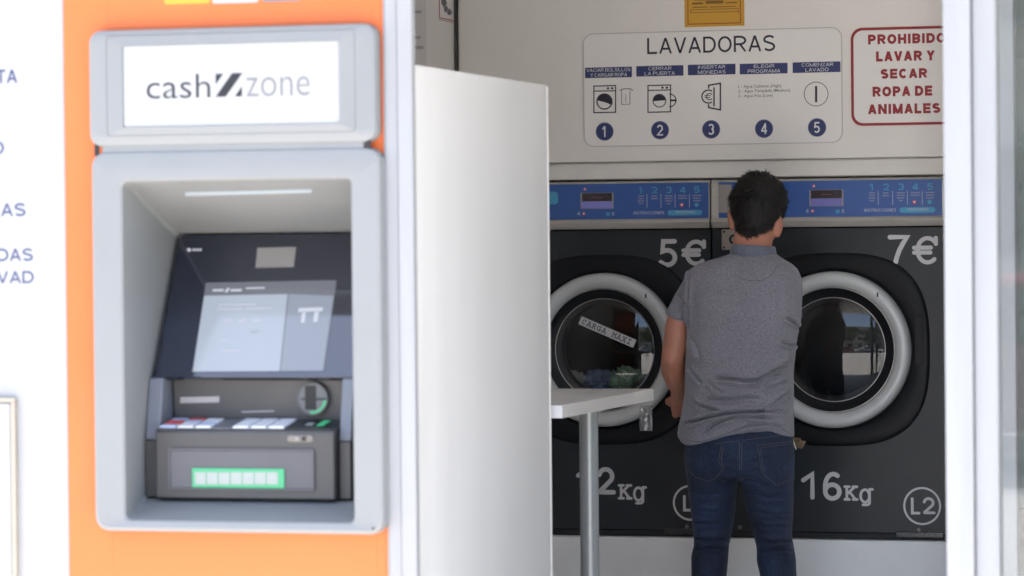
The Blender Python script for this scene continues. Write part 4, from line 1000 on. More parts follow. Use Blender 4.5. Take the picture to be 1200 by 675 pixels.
def lerp_tab(tab, x):
    if x <= tab[0][0]: return tab[0][1]
    for (a, va), (b, vb) in zip(tab, tab[1:]):
        if x <= b: return va + (vb-va)*(x-a)/(b-a)
    return tab[-1][1]
def sm(t): t = max(0, min(1, t)); return t*t*(3-2*t)

man = thing('person', 'man in grey polo shirt and dark jeans standing with his back turned at the machines', 'person', (B_(868, 600).x, YP0, .013))
# --- body: head, neck, trunk, arms and hands in one surface
hc = B_(889, 240, .075)
bd = MB()
bd.ellipsoid(hc, (.0765, .096, .086), 40, 24)
j_ = B_(889, 266, .10); bd.ellipsoid(j_, (.060, .072, .062), 32, 18)
bd.ellipsoid(B_(889, 268, .178), (.014, .016, .022)); bd.ellipsoid(B_(889, 281, .165), (.026, .014, .012)); bd.ellipsoid(B_(889, 291, .155), (.030, .022, .018))
bd.ellipsoid(B_(889, 250, .165), (.050, .014, .010))
bd.tube([B_(880, 304, .015), B_(881, 290, .02), B_(884, 272, .045), B_(887, 250, .06)], [(.068, .070), (.057, .060), (.056, .060), (.058, .062)], 24)
def ear(cx, cy, s):
    c = B_(cx, cy, .062); rings = []
    m_ = MB(); m_.ellipsoid((0, 0, 0), (.008, .0165, .031), 20, 12); m_.ellipsoid((0, -.006, -.022), (.008, .012, .014), 14, 10)
    rot = Matrix.Rotation(R(-28)*s, 3, 'Z') @ Matrix.Rotation(R(6)*s, 3, 'Y')
    bd.add([Vector(c) + rot @ Vector(v) for v in m_.v], m_.f)
ear(855.8, 257, -1); ear(913.2, 265, 1)
tor = [(303, 842, 912, .07, .015), (316, 814, 926, .09, 0), (340, 815, 930, .105, -.008), (400, 814, 926, .105, -.004), (480, 812, 920, .10, .005), (540, 815, 922, .10, 0)]
bd.loft([oval(l, r, y, b, cy) for y, l, r, b, cy in tor])
# left arm, its elbow bent a little, hand in front of the hip
S_ = 366.0
arm_l = [(832, 332, 0, 15), (813, 350, -.005, 14), (796.5, 376, -.012, 14.0), (792, 398, -.020, 13.9), (788.5, 418, -.022, 13.0), (788.5, 430, .010, 13.4), (790.5, 442, .055, 12.2), (793.5, 453, .10, 9.4), (795.2, 461, .14, 7.4)]
def spline(pts, k=6):
    out = []; n = len(pts)
    for i in range(n-1):
        p0, p1, p2, p3 = pts[max(i-1, 0)], pts[i], pts[i+1], pts[min(i+2, n-1)]
        for j in range(k):
            t = j/k; out.append(tuple(.5*(2*b + (c-a)*t + (2*a-5*b+4*c-d)*t*t + (3*b-a-3*c+d)*t**3) for a, b, c, d in zip(p0, p1, p2, p3)))
    return out + [pts[-1]]
arm_l = spline(arm_l)
bd.tube([B_(x, y, d) for x, y, d, r in arm_l], [r/S_ for x, y, d, r in arm_l], 24)
e_ = B_(786.5, 422, -.042); bd.ellipsoid(e_, (.017, .017, .020), 16, 10)
def hand(w, fwd, side, curl, sgn):
    """w wrist point, fwd direction of the metacarpals, side direction from index to little finger"""
    w = Vector(w); fwd = fwd.normalized(); side = (side - fwd*side.dot(fwd)).normalized(); nrm = fwd.cross(side)*sgn   # nrm: towards the palm
    for k in range(4):
        o = (k-1.5)*.0195
        bd.tube([w + side*o*.5, w + fwd*.045 + side*o*.85, w + fwd*.086 + side*o], [.014, .0135, .0115], 12)
        L_ = (.040, .045, .041, .032)[k]; p = w + fwd*(.086 - .004*abs(k-1)) + side*o*1.05; pts = [p]; d = fwd.copy()
        for s_ in (1, .62, .5):
            d = Matrix.Rotation(R(curl)*-sgn, 3, side) @ d if True else d
            p = p + d*L_*s_; pts.append(p)
        bd.tube(pts, [.0092, .0086, .0080, .0068], 12)
    tb = w + fwd*.022 - side*.022
    d = (fwd*.6 - side*.55 + nrm*.5).normalized(); t1 = tb + d*.040; t2 = t1 + (fwd*.8 + nrm*.5 + side*.15).normalized()*.032; t3 = t2 + (fwd*.8 + nrm*.4 + side*.4).normalized()*.024
    bd.tube([tb, t1, t2, t3], [.014, .0125, .0105, .0085], 12)
hand(B_(796.5, 461, .143), Vector((.02, .62, -.75)), Vector((.9, .25, -.1)), 58, -1)
arm_r = [(912, 332, 0, 15), (914, 350, .05, 14), (912, 378, .11, 13), (909, 405, .155, 13), (908, 420, .165, 13), (908, 445, .165, 12), (908, 470, .16, 9.5), (909, 480, .155, 8.6)]
bd.tube([B_(x, y, d) for x, y, d, r in arm_r], [r/S_ for x, y, d, r in arm_r], 20)
hand(B_(909, 480, .155), Vector((.05, .22, -.95)), Vector((.95, .1, .05)), 42, -1)
for lx, ly in ((836, 914),):
    for cx in (lx, ly): bd.tube([B_(cx+(2 if cx < 870 else -8), 530, 0), B_(cx-(4 if cx < 870 else 2), 650, -.005), B_(cx-3 if cx < 870 else cx+2, 850, .01)], [.045, .034, .028], 16)
body_me = remesh(bd, .0042, 5)
class VN:                       # a vertex's place and normal, read once
    def __init__(s, v): s.co = v.co.copy(); s.normal = v.normal.copy()
def put(me, vs): me.vertices.foreach_set('co', [c for v in vs for c in v.co]); me.update()
vl = [VN(v) for v in body_me.vertices]
for v in vl: v.co += v.normal*(.0012*noise.noise(v.co*18))
put(body_me, vl)
body_me.shade_smooth()
body_o = link('body', body_me, SKIN, man)
for ex in (873, 905):
    MB().ellipsoid(B_(ex, 258, .166), (.012, .010, .010), 16, 10).build('eye', mat('eye_white', (.7, .68, .65), .2, var=0), man)
# --- hair: a cap lifted from the scalp, with short strands over it
zof = lambda py: B_(889, py, .05).z
def hairline(p):
    px, py = tofx(p); dy = p.y - YP0
    nape = lerp_tab([(850, 262), (860, 269), (868, 275), (876, 281), (886, 277.5), (896, 273), (905, 268), (914, 262), (930, 258)], px)
    side_ = lerp_tab([(850, 243), (880, 246), (905, 250), (930, 250)], px); front = 226
    if dy < .03: yl = nape
    elif dy < .065: yl = nape + (side_-nape)*sm((dy-.03)/.035)
    elif dy < .10: yl = side_ + 16*sm((dy-.065)/.02)*(1-sm((dy-.085)/.015)) 
    else: yl = side_ + (front-side_)*sm((dy-.10)/.05)
    return yl - py              # > 0: hair grows here (pixels above the hairline)
def ear_zone(p):
    return (abs(p.x-hc.x) > .0745 and p.z < zof(245))
keep = {}
bm = bmesh.new(); bm.from_mesh(body_me); bm.verts.ensure_lookup_table()
top = zof(300)
for v in bm.verts:
    if v.co.z > top and not ear_zone(v.co):
        h = hairline(v.co) + 2.5*noise.noise(v.co*60)
        if h > 0: keep[v.index] = h
idx = {}; hv = []; hf = []; hn = []
for f in bm.faces:
    if all(v.index in keep for v in f.verts):
        fi = []
        for v in f.verts:
            if v.index not in idx:
                idx[v.index] = len(hv); h = keep[v.index]
                up_ = sm((zof(250)-0+v.co.z-zof(250)-zof(262)+.0)/(zof(205)-zof(262)))
                th = (.0012 + .0070*sm(h/28) + .0048*up_) * (1 + .45*noise.noise(v.co*24) + .25*noise.noise(v.co*60))
                n_ = (v.co-hc).normalized()*.5 + v.normal*.5
                if v.co.z > zof(222): n_.z += .12
                hv.append(v.co + n_.normalized()*th); hn.append((v.normal.copy(), h))
            fi.append(idx[v.index])
        hf.append(fi)
bm.free()
hb = MB(); hb.add(hv, hf)
rnd = random.Random(11)
crown = B_(894, 226, -.01)
def clump(p): return Vector((noise.noise(p*55), noise.noise(p*55 + Vector((9, 0, 0))), noise.noise(p*55 + Vector((0, 9, 0)))))*.8
for _ in range(7500):
    i = rnd.randrange(len(hv)); p = Vector(hv[i]); nrm, h = hn[i]
    away = (p-crown); away -= nrm*away.dot(nrm)
    if away.length < 1e-5: continue
    away.normalize()
    swirl = nrm.cross(away)
    dirn = (away*1.0 + swirl*.35 + Vector((rnd.gauss(0, .22), rnd.gauss(0, .22), rnd.gauss(0, .15) - .35)) + clump(p))
    dirn -= nrm*dirn.dot(nrm); dirn.normalize()
    L_ = rnd.uniform(.012, .030)*(.35 + .65*sm(h/24)); w_ = rnd.uniform(.0005, .0011)
    lift = (rnd.uniform(.05, .35) if rnd.random() < .95 else .6)*(.4 + .6*sm(h/34))
    a_ = dirn.cross(nrm).normalized()*w_
    p0 = p - nrm*.002; p1 = p + dirn*L_*.55 + nrm*L_*lift*.7; p2 = p + dirn*L_ + nrm*L_*lift*.85
    k = len(hb.v); hb.v += [tuple(p0-a_), tuple(p0+a_), tuple(p1+a_*.8), tuple(p1-a_*.8), tuple(p2)]
    hb.f += [(k, k+1, k+2, k+3), (k+3, k+2, k+4)]
hme = bpy.data.meshes.new('hair'); hme.from_pydata(hb.v, [], hb.f); hme.update(); hme.shade_smooth()
link('hair', hme, HAIR, man)
# --- polo shirt
hem = [(795, 514), (803, 518.5), (812, 521), (822, 521), (835, 518), (848, 513), (862, 507.5), (876, 503), (890, 500.8), (903, 501.3), (914, 505), (924, 510.5), (933, 513)]
sh = MB()
rings = [oval(l, r, y, b, cy) for y, l, r, b, cy in ((296.5, 858, 906, .066, .018), (300, 848, 911, .074, .014), (304.5, 832, 918, .083, .010), (309.5, 818, 927, .092, .004), (316, 808, 934, .102, -.002), (328, 806, 939, .114, -.008), (345, 807, 940, .124, -.013), (370, 808, 939, .130, -.015), (400, 806.5, 933.5, .127, -.008), (430, 804.5, 929, .123, .003), (460, 803, 928.5, .122, .007), (478, 801, 928, .124, .005))]
for t in (.3, .6, .85, 1.0):
    l = 801 - 5.5*sm(t*1.2) + (5 if t == 1 else 0); r = 928 + 2*t
    rings.append(oval(l, r, 478 + 40*t, .124+.006*t - (.004 if t == 1 else 0), .003, zf=lambda x, px, t=t: B_(px, 478 + (lerp_tab(hem, px)-478)*t).z))
sh.loft(rings)
sl1 = [(826, 325, 0, 20), (811.5, 348, -.006, 18.2), (799, 366, -.009, 16.2), (794.2, 375, -.010, 15.6)]
sh.tube([B_(x, y, d) for x, y, d, r in sl1], [r/S_ for x, y, d, r in sl1], 24, False)
sl2 = [(914, 328, 0, 20), (919, 348, .05, 19), (918, 372, .105, 16.5), (918, 380, .115, 16)]
sh.tube([B_(x, y, d) for x, y, d, r in sl2], [r/S_ for x, y, d, r in sl2], 24, False)
shm = remesh(sh, .0034, 10)
WR = [ # wrinkle lines of the back: (points, depth, width in px)
 ([(837, 443), (850, 443.4), (862, 444.6), (876, 446.4), (888, 444.6), (900, 438.5), (912, 432), (927, 426)], .0065, 2.3),
 ([(878, 448), (890, 446), (902, 441), (914, 438)], .0040, 1.8), ([(826, 466), (842, 467.5), (858, 467.2), (876, 465), (892, 466)], .0040, 2.2),
 ([(800, 497), (815, 493.5), (832, 488.5), (850, 485), (872, 483), (895, 482.4), (922, 482)], .0068, 2.2), ([(824, 508), (834, 500), (846, 493.5), (860, 488.8), (874, 488), (892, 489.5), (912, 494)], .0048, 2.0),
 ([(810, 468), (818, 475), (830, 478), (845, 482)], .0042, 2.0), ([(808, 430), (814, 440), (822, 449)], .0035, 2.0), ([(888, 484), (904, 475), (916, 466), (926, 459)], .0036, 2.2),
 ([(829, 447), (838, 456), (848, 461)], .0026, 2.2), ([(893, 456), (908, 452), (922, 447)], .0030, 2.2), ([(920, 372), (930, 378), (937, 386)], .004, 2.2), ([(914, 400), (926, 404), (934, 402)], .003, 2.4), ([(810, 396), (816, 408), (820, 420)], .0025, 3),
 ([(795, 345), (803, 352), (808, 362)], .0025, 2.5), ([(808, 314), (807.4, 330), (807.2, 350), (807.6, 372), (808, 384)], .0045, 1.3), ([(862, 506), (880, 498), (900, 496), (918, 500)], .003, 2)]
def seg_d(p, a, b):
    ab = b-a; t = max(0, min(1, (p-a).dot(ab)/max(1e-9, ab.length_squared))); return (p-(a+ab*t)).length, (p-(a+ab*t)).cross(ab) if False else ((p.x-a.x)*ab.y-(p.y-a.y)*ab.x)
WR = [(a, b*1.7, c*.72) for a, b, c in WR]
vl = [VN(v) for v in shm.vertices]
for v in vl:
    if v.normal.y > .35: continue
    p = Vector(tofx(v.co)); disp = 0
    for pts, dep, wd_ in WR:
        if not (min(q[0] for q in pts)-8 < p.x < max(q[0] for q in pts)+8 and min(q[1] for q in pts)-12 < p.y < max(q[1] for q in pts)+12): continue
        best = (1e9, 0, 0); n_ = len(pts)-1
        for k in range(n_):
            a, b = Vector(pts[k]), Vector(pts[k+1]); d, s_ = seg_d(p, a, b)
            if d < best[0]:
                t = max(0, min(1, (p-a).dot(b-a)/(b-a).length_squared)); best = (d, s_, (k+t)/n_)
        d, s_, t = best; fade = sm(min(t, 1-t)*5 + .12)
        sd_ = d if s_ < 0 else -d      # negative: above the line
        disp += fade*dep*1.9*(-math.exp(-(d/wd_)**2) + .75*math.exp(-((sd_-wd_*2.1)/(wd_*1.6))**2) + .35*math.exp(-((sd_+wd_*2.2)/(wd_*1.8))**2))
    disp += .0022*noise.noise(Vector((v.co.x*7, v.co.y*7, v.co.z*11))) + .0010*noise.noise(v.co*32)
    v.co += v.normal*disp
put(shm, vl); shm.shade_smooth()
shirt_o = link('polo_shirt', shm, SHIRT, man)
cb = MB(); rings = []
for y, gr, zz in ((300.5, 27.4, 0), (294, 26.4, 0), (289.0, 25.4, 0), (287.2, 24.4, 0), (289.5, 23.0, 0), (296, 23.0, 0)):
    rings.append([(x, y_, z_ + (.012*math.cos(2*pi*i/48-pi/2*1.0) if False else 0)) for i, (x, y_, z_) in enumerate(oval(881.5-gr, 881.5+gr, y, gr/366*1.06, .016, 48, 2.0, zf=lambda x, px, y=y: B_(881, y + .075*(px-881)).z))])
cb.loft(rings, False, False); cb.build('collar', COLLAR, shirt_o, angle=80)
def bvh(me): return BVHTree.FromPolygons([v.co[:] for v in me.vertices], [tuple(p.vertices) for p in me.polygons])
def ribbon(tree, lines, wpx, off, name, m, parent, step=1.5):
    b = MB(); w = wpx/F_PX*10.7/2
    for pts in lines:
        ps = []
        for (xa, ya), (xb_, yb_) in zip(pts, pts[1:]):
            n_ = max(1, int(math.hypot(xb_-xa, yb_-ya)/step)); ps += [(xa+(xb_-xa)*k/n_, ya+(yb_-ya)*k/n_) for k in range(n_)]
        ps.append(pts[-1]); hits = []
        for x, y in ps:
            d = ray(x, y).normalized(); h = tree.ray_cast(CAM, d)
            if h[0] is not None: hits.append((h[0], h[1] if h[1].dot(d) < 0 else -h[1]))
        if len(hits) < 2: continue
        L_, R_, L2, R2 = [], [], [], []
        for k, (p, n_) in enumerate(hits):
            t = (hits[min(k+1, len(hits)-1)][0]-hits[max(k-1, 0)][0]).normalized(); s_ = t.cross(n_).normalized()
            L_.append(p+s_*w+n_*off); R_.append(p-s_*w+n_*off); L2.append(p+s_*w-n_*.001); R2.append(p-s_*w-n_*.001)
        n_ = len(hits); b.add(L_+R_+L2+R2, [(k, k+1, n_+k+1, n_+k) for k in range(n_-1)] + [(k+1, k, 2*n_+k, 2*n_+k+1) for k in range(n_-1)] + [(n_+k, n_+k+1, 3*n_+k+1, 3*n_+k) for k in range(n_-1)])
    return b.build(name, m, parent)
st_ = bvh(shm)
hl = [(x, y-3.6) for x, y in hem if 802 < x < 928]
ribbon(st_, [hl], .7, .0004, 'hem_seam', SEAM, shirt_o)
ribbon(st_, [[(861, 322), (868, 326.5), (878, 329), (890, 329), (900, 325.5), (907, 319), (911, 311)]], .6, .0004, 'yoke_seam', SEAM, shirt_o)
ribbon(st_, [[(781.8, 366.5), (789, 371.4), (798, 374), (807, 375.2)]], .8, .0004, 'cuff_seam', COLLAR, shirt_o)
ribbon(st_, [[(780.2, 369.5), (788, 375.2), (797, 378), (806.5, 379)]], 2.2, .0006, 'cuff_band', COLLAR, shirt_o)
# --- jeans
je = MB()
je.loft([oval(l, r, y, b, cy, e=2.3) for y, l, r, b, cy in ((488, 808, 925, .102, .0), (500, 806, 927, .110, -.002), (515, 804.5, 929, .118, -.006), (530, 804.5, 930.5, .127, -.012), (545, 805.5, 931, .130, -.014), (556, 807, 930, .122, -.010), (562, 815, 922, .09, -.004))])
lrings = [(536, 806, 866.5, .118, -.012), (556, 806.5, 864.5, .112, -.012), (575, 808.5, 863, .100, -.006), (592, 810, 861.5, .092, 0), (610, 812, 859.5, .086, 0), (628, 814, 856, .079, 0), (638, 815.5, 853.5, .076, -.002), (644, 813.5, 853.5, .077, -.005), (652, 812, 853, .076, -.010), (676, 813, 851.5, .075, -.014), (720, 814, 850, .072, -.012), (790, 816, 846, .060, 0), (852, 815, 847, .062, 0), (861, 814, 848, .064, 0)]
rrings = [(536, 866, 931, .118, -.012), (556, 869.5, 930.5, .112, -.012), (575, 872, 930, .100, -.006), (592, 874.5, 929, .092, 0), (610, 879.5, 928, .086, 0), (628, 884.5, 927, .079, 0), (638, 887.5, 929, .076, -.002), (644, 888.5, 930.5, .077, -.005), (655, 889, 932.5, .076, -.010), (676, 893, 934, .075, -.014), (720, 896, 934, .072, -.012), (790, 899, 930, .060, 0), (852, 899, 931, .062, 0), (861, 898, 932, .064, 0)]
for rs in (lrings, rrings): je.loft([oval(l, r, y, b, cy, 40, 2.1) for y, l, r, b, cy in rs])
jm = remesh(je, .0040, 8)
pk_l = [(841.5, 520), (848, 521), (845, 540), (848.5, 548), (838, 561), (830, 564), (815, 559), (806, 550), (804, 522)]
pk_r = [(888, 522), (929, 517), (929.5, 560), (910, 568.5), (893, 555)]
def inside(p, poly):
    c = False
    for (x0, y0), (x1, y1) in zip(poly, poly[1:]+poly[:1]):
        if (y0 > p[1]) != (y1 > p[1]) and p[0] < (x1-x0)*(p[1]-y0)/(y1-y0)+x0: c = not c
    return c
JW = [(a, b*1.3, c*.85) for a, b, c in [([(812, 612), (825, 613.5), (840, 612.5), (858, 610)], .004, 2), ([(882, 597), (895, 602), (910, 604), (926, 600)], .004, 2), ([(884, 615), (900, 618), (926, 617)], .0035, 2), ([(814, 631), (830, 634), (852, 631)], .006, 2.4), ([(889, 634), (905, 637), (928, 633)], .006, 2.4),
      ([(814, 645), (830, 641), (852, 643)], .004, 2), ([(890, 648), (908, 643), (930, 646)], .004, 2), ([(808, 575), (825, 580), (845, 577)], .003, 2.5), ([(880, 578), (900, 583), (925, 579)], .003, 2.5), ([(865, 560), (850, 566), (836, 569)], .003, 2.5), ([(870, 560), (886, 565), (900, 570)], .003, 2.5), ([(820, 598), (836, 600), (856, 596)], .003, 2), ([(845, 535), (862, 545), (885, 541), (905, 536)], .0025, 2.5)]]
vl = [VN(v) for v in jm.vertices]
for v in vl:
    if v.normal.y > .4 or v.co.z < .4: continue
    p = Vector(tofx(v.co)); disp = 0
    if inside(p, pk_l) or inside(p, pk_r): disp += .0016
    for pts, dep, wd_ in JW:
        if not (pts[0][0]-8 < p.x < pts[-1][0]+8 or pts[-1][0]-8 < p.x < pts[0][0]+8): continue
        best = (1e9, 0, 0); n_ = len(pts)-1
        for k in range(n_):
            a, b = Vector(pts[k]), Vector(pts[k+1]); d, s_ = seg_d(p, a, b)
            if d < best[0]:
                t = max(0, min(1, (p-a).dot(b-a)/(b-a).length_squared)); best = (d, s_, (k+t)/n_)
        d, s_, t = best
        if d > 14: continue
        fade = sm(min(t, 1-t)*5 + .15); sd_ = d if s_ < 0 else -d
        disp += fade*dep*1.6*(-math.exp(-(d/wd_)**2) + .6*math.exp(-((sd_-wd_*2.1)/(wd_*1.6))**2) + .4*math.exp(-((sd_+wd_*2.2)/(wd_*1.8))**2))
    disp += .0022*noise.noise(Vector((v.co.x*9, v.co.y*9, v.co.z*22)))
    v.co += v.normal*disp
put(jm, vl); jm.shade_smooth()
jeans_o = link('jeans', jm, DENIM, man)
jt = bvh(jm)
ribbon(jt, [pk_l[1:6] + pk_l[6:8]], .75, .0005, 'pocket_stitching', STITCH, jeans_o); ribbon(jt, [[(845.2, 521), (842, 540), (845, 547)]], .6, .0005, 'pocket_stitching', STITCH, jeans_o)
ribbon(jt, [[(929, 517), (888, 522), (893, 555), (910, 568.5), (929, 561)]], .75, .0005, 'pocket_stitching', STITCH, jeans_o); ribbon(jt, [[(929, 519.5), (891, 524.5), (895.5, 553)]], .6, .0005, 'pocket_stitching', STITCH, jeans_o)
ribbon(jt, [[(866.6, 516), (866.2, 535), (866.6, 551)], [(869.4, 515), (869.2, 535), (869, 551)]], .7, .0005, 'seat_stitching', STITCH, jeans_o)
ribbon(jt, [[(838, 520.5), (850, 518.5), (868, 516.5), (890, 513.5), (910, 511), (928, 509)]], .7, .0005, 'waistband_stitching', STITCH, jeans_o)
ribbon(jt, [[(868.4, 504), (868.6, 519)]], 3.4, .0022, 'belt_loop', DENIM, jeans_o)
SHOE = mat('dark_leather', (.03, .025, .02), .45, var=.15)
for cx in (831, 915):
    c = B_(cx, 860); b = MB(); rings = []
    for k, (dy, hw_, ht) in enumerate(((-.105, .020, .05), (-.09, .034, .075), (-.03, .038, .085), (.04, .040, .075), (.10, .046, .055), (.15, .042, .042), (.18, .024, .03))):
        rings.append([(c.x+hw_*cos(2*pi*i/20), YP0-.005+dy, .0135 + ht*(.5+.5*max(-1, min(1, 1.25*sin(2*pi*i/20))))) for i in range(20)])
    b.loft(rings).build('shoe', SHOE, man, angle=60)
# folded banknotes sticking out beside his right hip
def note():
    b = MB(); n = 10
    for (q0, q1, q2, q3, bulge, dy) in (((921, 512), (944.5, 517.2), (940.0, 526.4), (922, 522), .006, .16), ((922, 510.5), (939, 514), (937, 518), (922, 517), .010, .154)):
        g = []
        for j in range(5):
            for i in range(n+1):
                s, t = i/n, j/4
                x = (q0[0]*(1-s)+q1[0]*s)*(1-t) + (q3[0]*(1-s)+q2[0]*s)*t; y = (q0[1]*(1-s)+q1[1]*s)*(1-t) + (q3[1]*(1-s)+q2[1]*s)*t
                g.append(B_(x, y, dy + bulge*sin(s*pi*1.3) - .004*sin(t*pi)))
        b.add(g, [(j*(n+1)+i, (j+1)*(n+1)+i, (j+1)*(n+1)+i+1, j*(n+1)+i+1) for j in range(4) for i in range(n)])
    o = b.build('folded_banknotes', mat('banknote_brown', (.23, .15, .085), .7, var=.35, vscale=70), None)
    s = o.modifiers.new('thick', 'SOLIDIFY'); s.thickness = .0008
    tag(o, 'folded brown banknotes in the man right hand poking out at his hip', 'banknotes')
    r_ = MB(); r_.slab([B_(928, 514, .150), B_(929.4, 513.4, .150), B_(933.6, 526.4, .150), B_(932.4, 527.2, .150)][::-1], Vector((0, -1, 0)), .0008)
    tag(r_.build('paper_slip', mat('paper_white', (.75, .74, .7), .7, var=0), None), 'thin white paper slip held with the banknotes at the man hip', 'paper slip')
note()
#==ENV==
# ---------------------------------------------------------------- the street behind the camera (seen in the reflections)
KERB = mat('kerb_stone', (.38, .37, .35), .8, var=.1)
tag(MB().box(-60, 60, -6.30, -6.002, -.13, .01).build('kerb', KERB, bevel=.01), 'stone kerb along the edge of the paved square', 'kerb', kind='structure')
LEAF = [mat('leaf_green_%s' % n, c, .6, var=.3, vscale=3) for n, c in (('dark', (.035, .075, .02)), ('mid', (.06, .11, .03)), ('light', (.09, .14, .045)))]
BARK = mat('bark', (.09, .07, .05), .9, var=.3, vscale=8, bump=.4, bscale=20)
def tree(x, y, h, seed, label):
    t = thing('street_tree', label, 'tree', (x, y, 0), 'trees along the far side of the street')
    rd = random.Random(seed); tr = MB()
    tr.tube([(x, y, -.1), (x+.05, y, h*.2), (x-.05, y+.05, h*.42)], [.22, .17, .13], 12)
    clumps = []
    for k in range(9):
        a = 2*pi*k/9 + rd.uniform(-.3, .3); rr_ = rd.uniform(.12, .30)*h; top_ = (x+rr_*cos(a), y+rr_*sin(a), h*rd.uniform(.5, .92))
        tr.tube([(x-.05, y+.05, h*.40), (x+rr_*.5*cos(a), y+rr_*.5*sin(a), h*.55), top_], [.09, .05, .02], 8); clumps.append(top_)
    clumps.append((x, y, h*.85)); tr.build('trunk', BARK, t)
    for mi, mm in enumerate(LEAF):
        b = MB()
        for c in clumps:
            for _ in range(130):
                d = Vector((rd.gauss(0, 1), rd.gauss(0, 1), rd.gauss(0, .8))).normalized()*(rd.random()**.4)*h*.17
                p = Vector(c)+d; s_ = rd.uniform(.08, .17); u_ = Vector((rd.gauss(0, 1), rd.gauss(0, 1), rd.gauss(0, 1))).normalized(); v_ = u_.orthogonal().normalized()
                k = len(b.v); b.v += [tuple(p-u_*s_), tuple(p+v_*s_*.5), tuple(p+u_*s_), tuple(p-v_*s_*.5)]; b.f.append((k, k+1, k+2, k+3))
        me = bpy.data.meshes.new('crown'); me.from_pydata(b.v, [], b.f); me.update(); link('crown', me, mm, t)
for k, (x, y, h) in enumerate(((-7.5, -13.5, 6.2), (-1.5, -15, 7.0), (3.6, -14, 6.4), (9.5, -15.5, 7.2), (-14, -15, 6.8))):
    tree(x, y, h, 20+k, ('leafy street tree left of the parked cars', 'tall leafy tree behind the red car', 'leafy tree behind the white car', 'tall leafy tree at the right end of the row', 'leafy tree at the left end of the row')[k])
tag(MB().box(-60, 60, -40, -12.0, -.12, 0.02).build('far_pavement', KERB), 'pale pavement on the far side of the street', 'pavement', kind='structure')
def car(x, y, col, label):
    c = thing('parked_car', label, 'car', (x, y, -.12), 'cars parked across the street')
    pm_ = mat('car_paint_'+col[0], col[1], .25, var=0, coat=.5); z0 = -.12
    prof = [(-2.05, .28), (-2.1, .62), (-1.95, .78), (-1.15, .92), (-.55, 1.40), (.75, 1.44), (1.45, .98), (2.02, .86), (2.1, .5), (2.05, .28)]
    b = MB(); rings = [[(x+px_, y+yy, z0+ pz_) for px_, pz_ in prof] for yy in (-.85, .85)]
    rings = [[(x+px_*.97, y-.87, z0+.28+(pz_-.28)*.96) for px_, pz_ in prof], [(x+px_, y-.78, z0+pz_) for px_, pz_ in prof], [(x+px_, y+.78, z0+pz_) for px_, pz_ in prof], [(x+px_*.97, y+.87, z0+.28+(pz_-.28)*.96) for px_, pz_ in prof]]
    b.loft(rings); b.build('body', pm_, c, bevel=.03)
    gm_ = mat('car_glass', (.01, .012, .014), .05, var=0)
    for s_ in (-.875, .875):
        yy = y + s_
        for q in ([(-1.0, .93), (-.52, 1.34), (.05, 1.37), (.05, .95)], [(.12, .95), (.12, 1.37), (.70, 1.38), (1.28, .99)]):
            m_ = MB(); m_.add([(x+a_*.97, yy, z0+.28+(b_-.28)*.96) for a_, b_ in q] + [(x+a_*.97, yy-.012*(1 if s_ > 0 else -1), z0+.28+(b_-.28)*.96) for a_, b_ in q], [(0, 1, 2, 3), (7, 6, 5, 4), (0, 4, 5, 1), (1, 5, 6, 2), (2, 6, 7, 3), (3, 7, 4, 0)]); m_.build('window', gm_, c, smooth=False)
        for wx_ in (-1.3, 1.3):
            w_ = MB().cyl((x+wx_, yy-.10, z0+.31), (x+wx_, yy+.10, z0+.31), .31, 24).build('wheel', RUBBER, c)
            MB().cyl((x+wx_, yy-.104, z0+.31), (x+wx_, yy+.104, z0+.31), .19, 20).build('rim', CHROME, w_)
car(-3.2, -10.6, ('red', (.28, .03, .03)), 'red car parked across the street'); car(1.9, -10.7, ('white', (.7, .7, .7)), 'white car parked across the street'); car(-8.6, -10.6, ('blue', (.08, .12, .2)), 'blue grey car parked across the street')
bh = thing('apartment_block', 'pale apartment block behind the street trees', 'building', (0, -34, 0))
MB().box(-26, 24, -44, -34, 0, 11).build('wall', mat('render_beige', (.5, .45, .38), .8, var=.06, vscale=.5), bh)
MB().box(-26.4, 24.4, -44.4, -33.6, 11.002, 11.4).build('roof', KERB, bh)
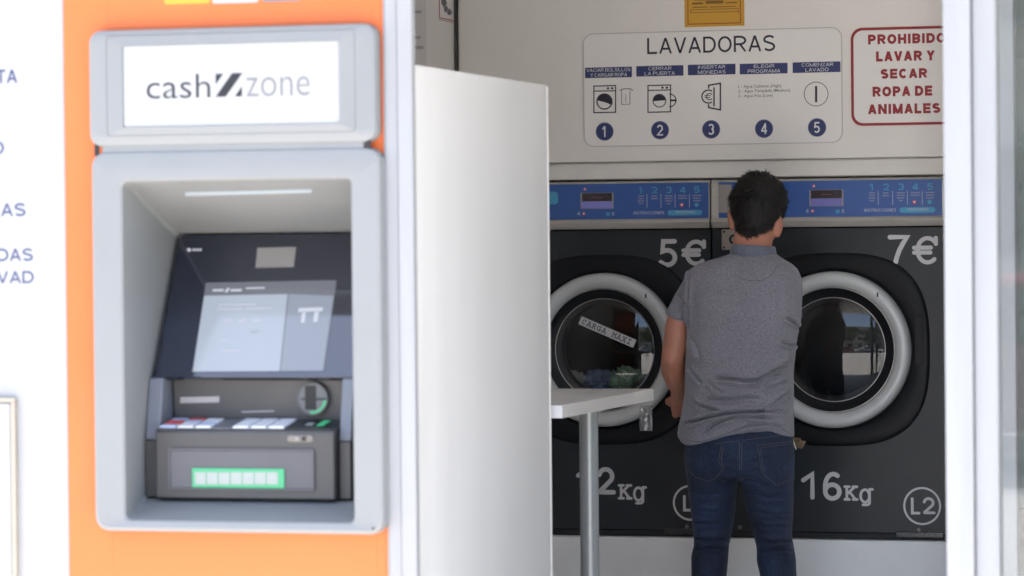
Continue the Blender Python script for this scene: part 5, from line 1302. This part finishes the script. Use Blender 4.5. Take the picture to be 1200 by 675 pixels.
for fl in range(3):
    for k in range(10):
        wx_ = -23 + k*5; f_ = MB().box(wx_, wx_+1.8, -33.995, -33.93, 1.2+fl*3.3, 2.9+fl*3.3).build('window', ALU, bh)
        MB().box(wx_+.1, wx_+1.7, -33.929, -33.915, 1.3+fl*3.3, 2.8+fl*3.3).build('pane', MATS['car_glass'], f_)
#==CAMERA==
cam = bpy.data.cameras.new('camera'); co = bpy.data.objects.new('camera', cam); COL.objects.link(co); SC.camera = co
cam.sensor_width = 36; cam.sensor_fit = 'HORIZONTAL'; cam.lens = F_PX*36/1200; cam.clip_end = 2000; cam.clip_start = .1
M = Matrix((CR, CU, -f0)).transposed().to_4x4(); M.translation = CAM; co.matrix_world = M
cam.dof.use_dof = True; cam.dof.focus_distance = 10.65; cam.dof.aperture_fstop = 4.0
# ---------------------------------------------------------------- light
SUN_EL, SUN_AZ = R(74), R(190)         # azimuth from +y, clockwise: a high noon sun in front of the shop
wd = bpy.data.worlds.new('World'); SC.world = wd; wd.use_nodes = True
nt = wd.node_tree; bg = nt.nodes['Background']; sky = nt.nodes.new('ShaderNodeTexSky'); sky.sky_type = 'NISHITA'; sky.sun_disc = False
sky.sun_elevation = SUN_EL; sky.sun_rotation = SUN_AZ; sky.dust_density = 1.4
nt.links.new(sky.outputs[0], bg.inputs[0]); bg.inputs[1].default_value = .15
sl_ = bpy.data.lights.new('sun', 'SUN'); sl_.energy = 5.0; sl_.angle = R(.53); sl_.color = (1, .95, .88)
so = bpy.data.objects.new('sun', sl_); COL.objects.link(so)
sd = Vector((sin(SUN_AZ)*cos(SUN_EL), cos(SUN_AZ)*cos(SUN_EL), sin(SUN_EL)))
so.rotation_euler = sd.to_track_quat('Z', 'Y').to_euler()
vs = SC.view_settings; SC.display_settings.display_device = 'sRGB'; vs.view_transform = 'Standard'; vs.look = 'None'; vs.gamma = 1; vs.use_curve_mapping = False
vs.exposure = 2.18
SC.cycles.use_denoising = True; SC.cycles.max_bounces = 12; SC.cycles.diffuse_bounces = 6; SC.cycles.transparent_max_bounces = 12
SC.cycles.sample_clamp_indirect = 8
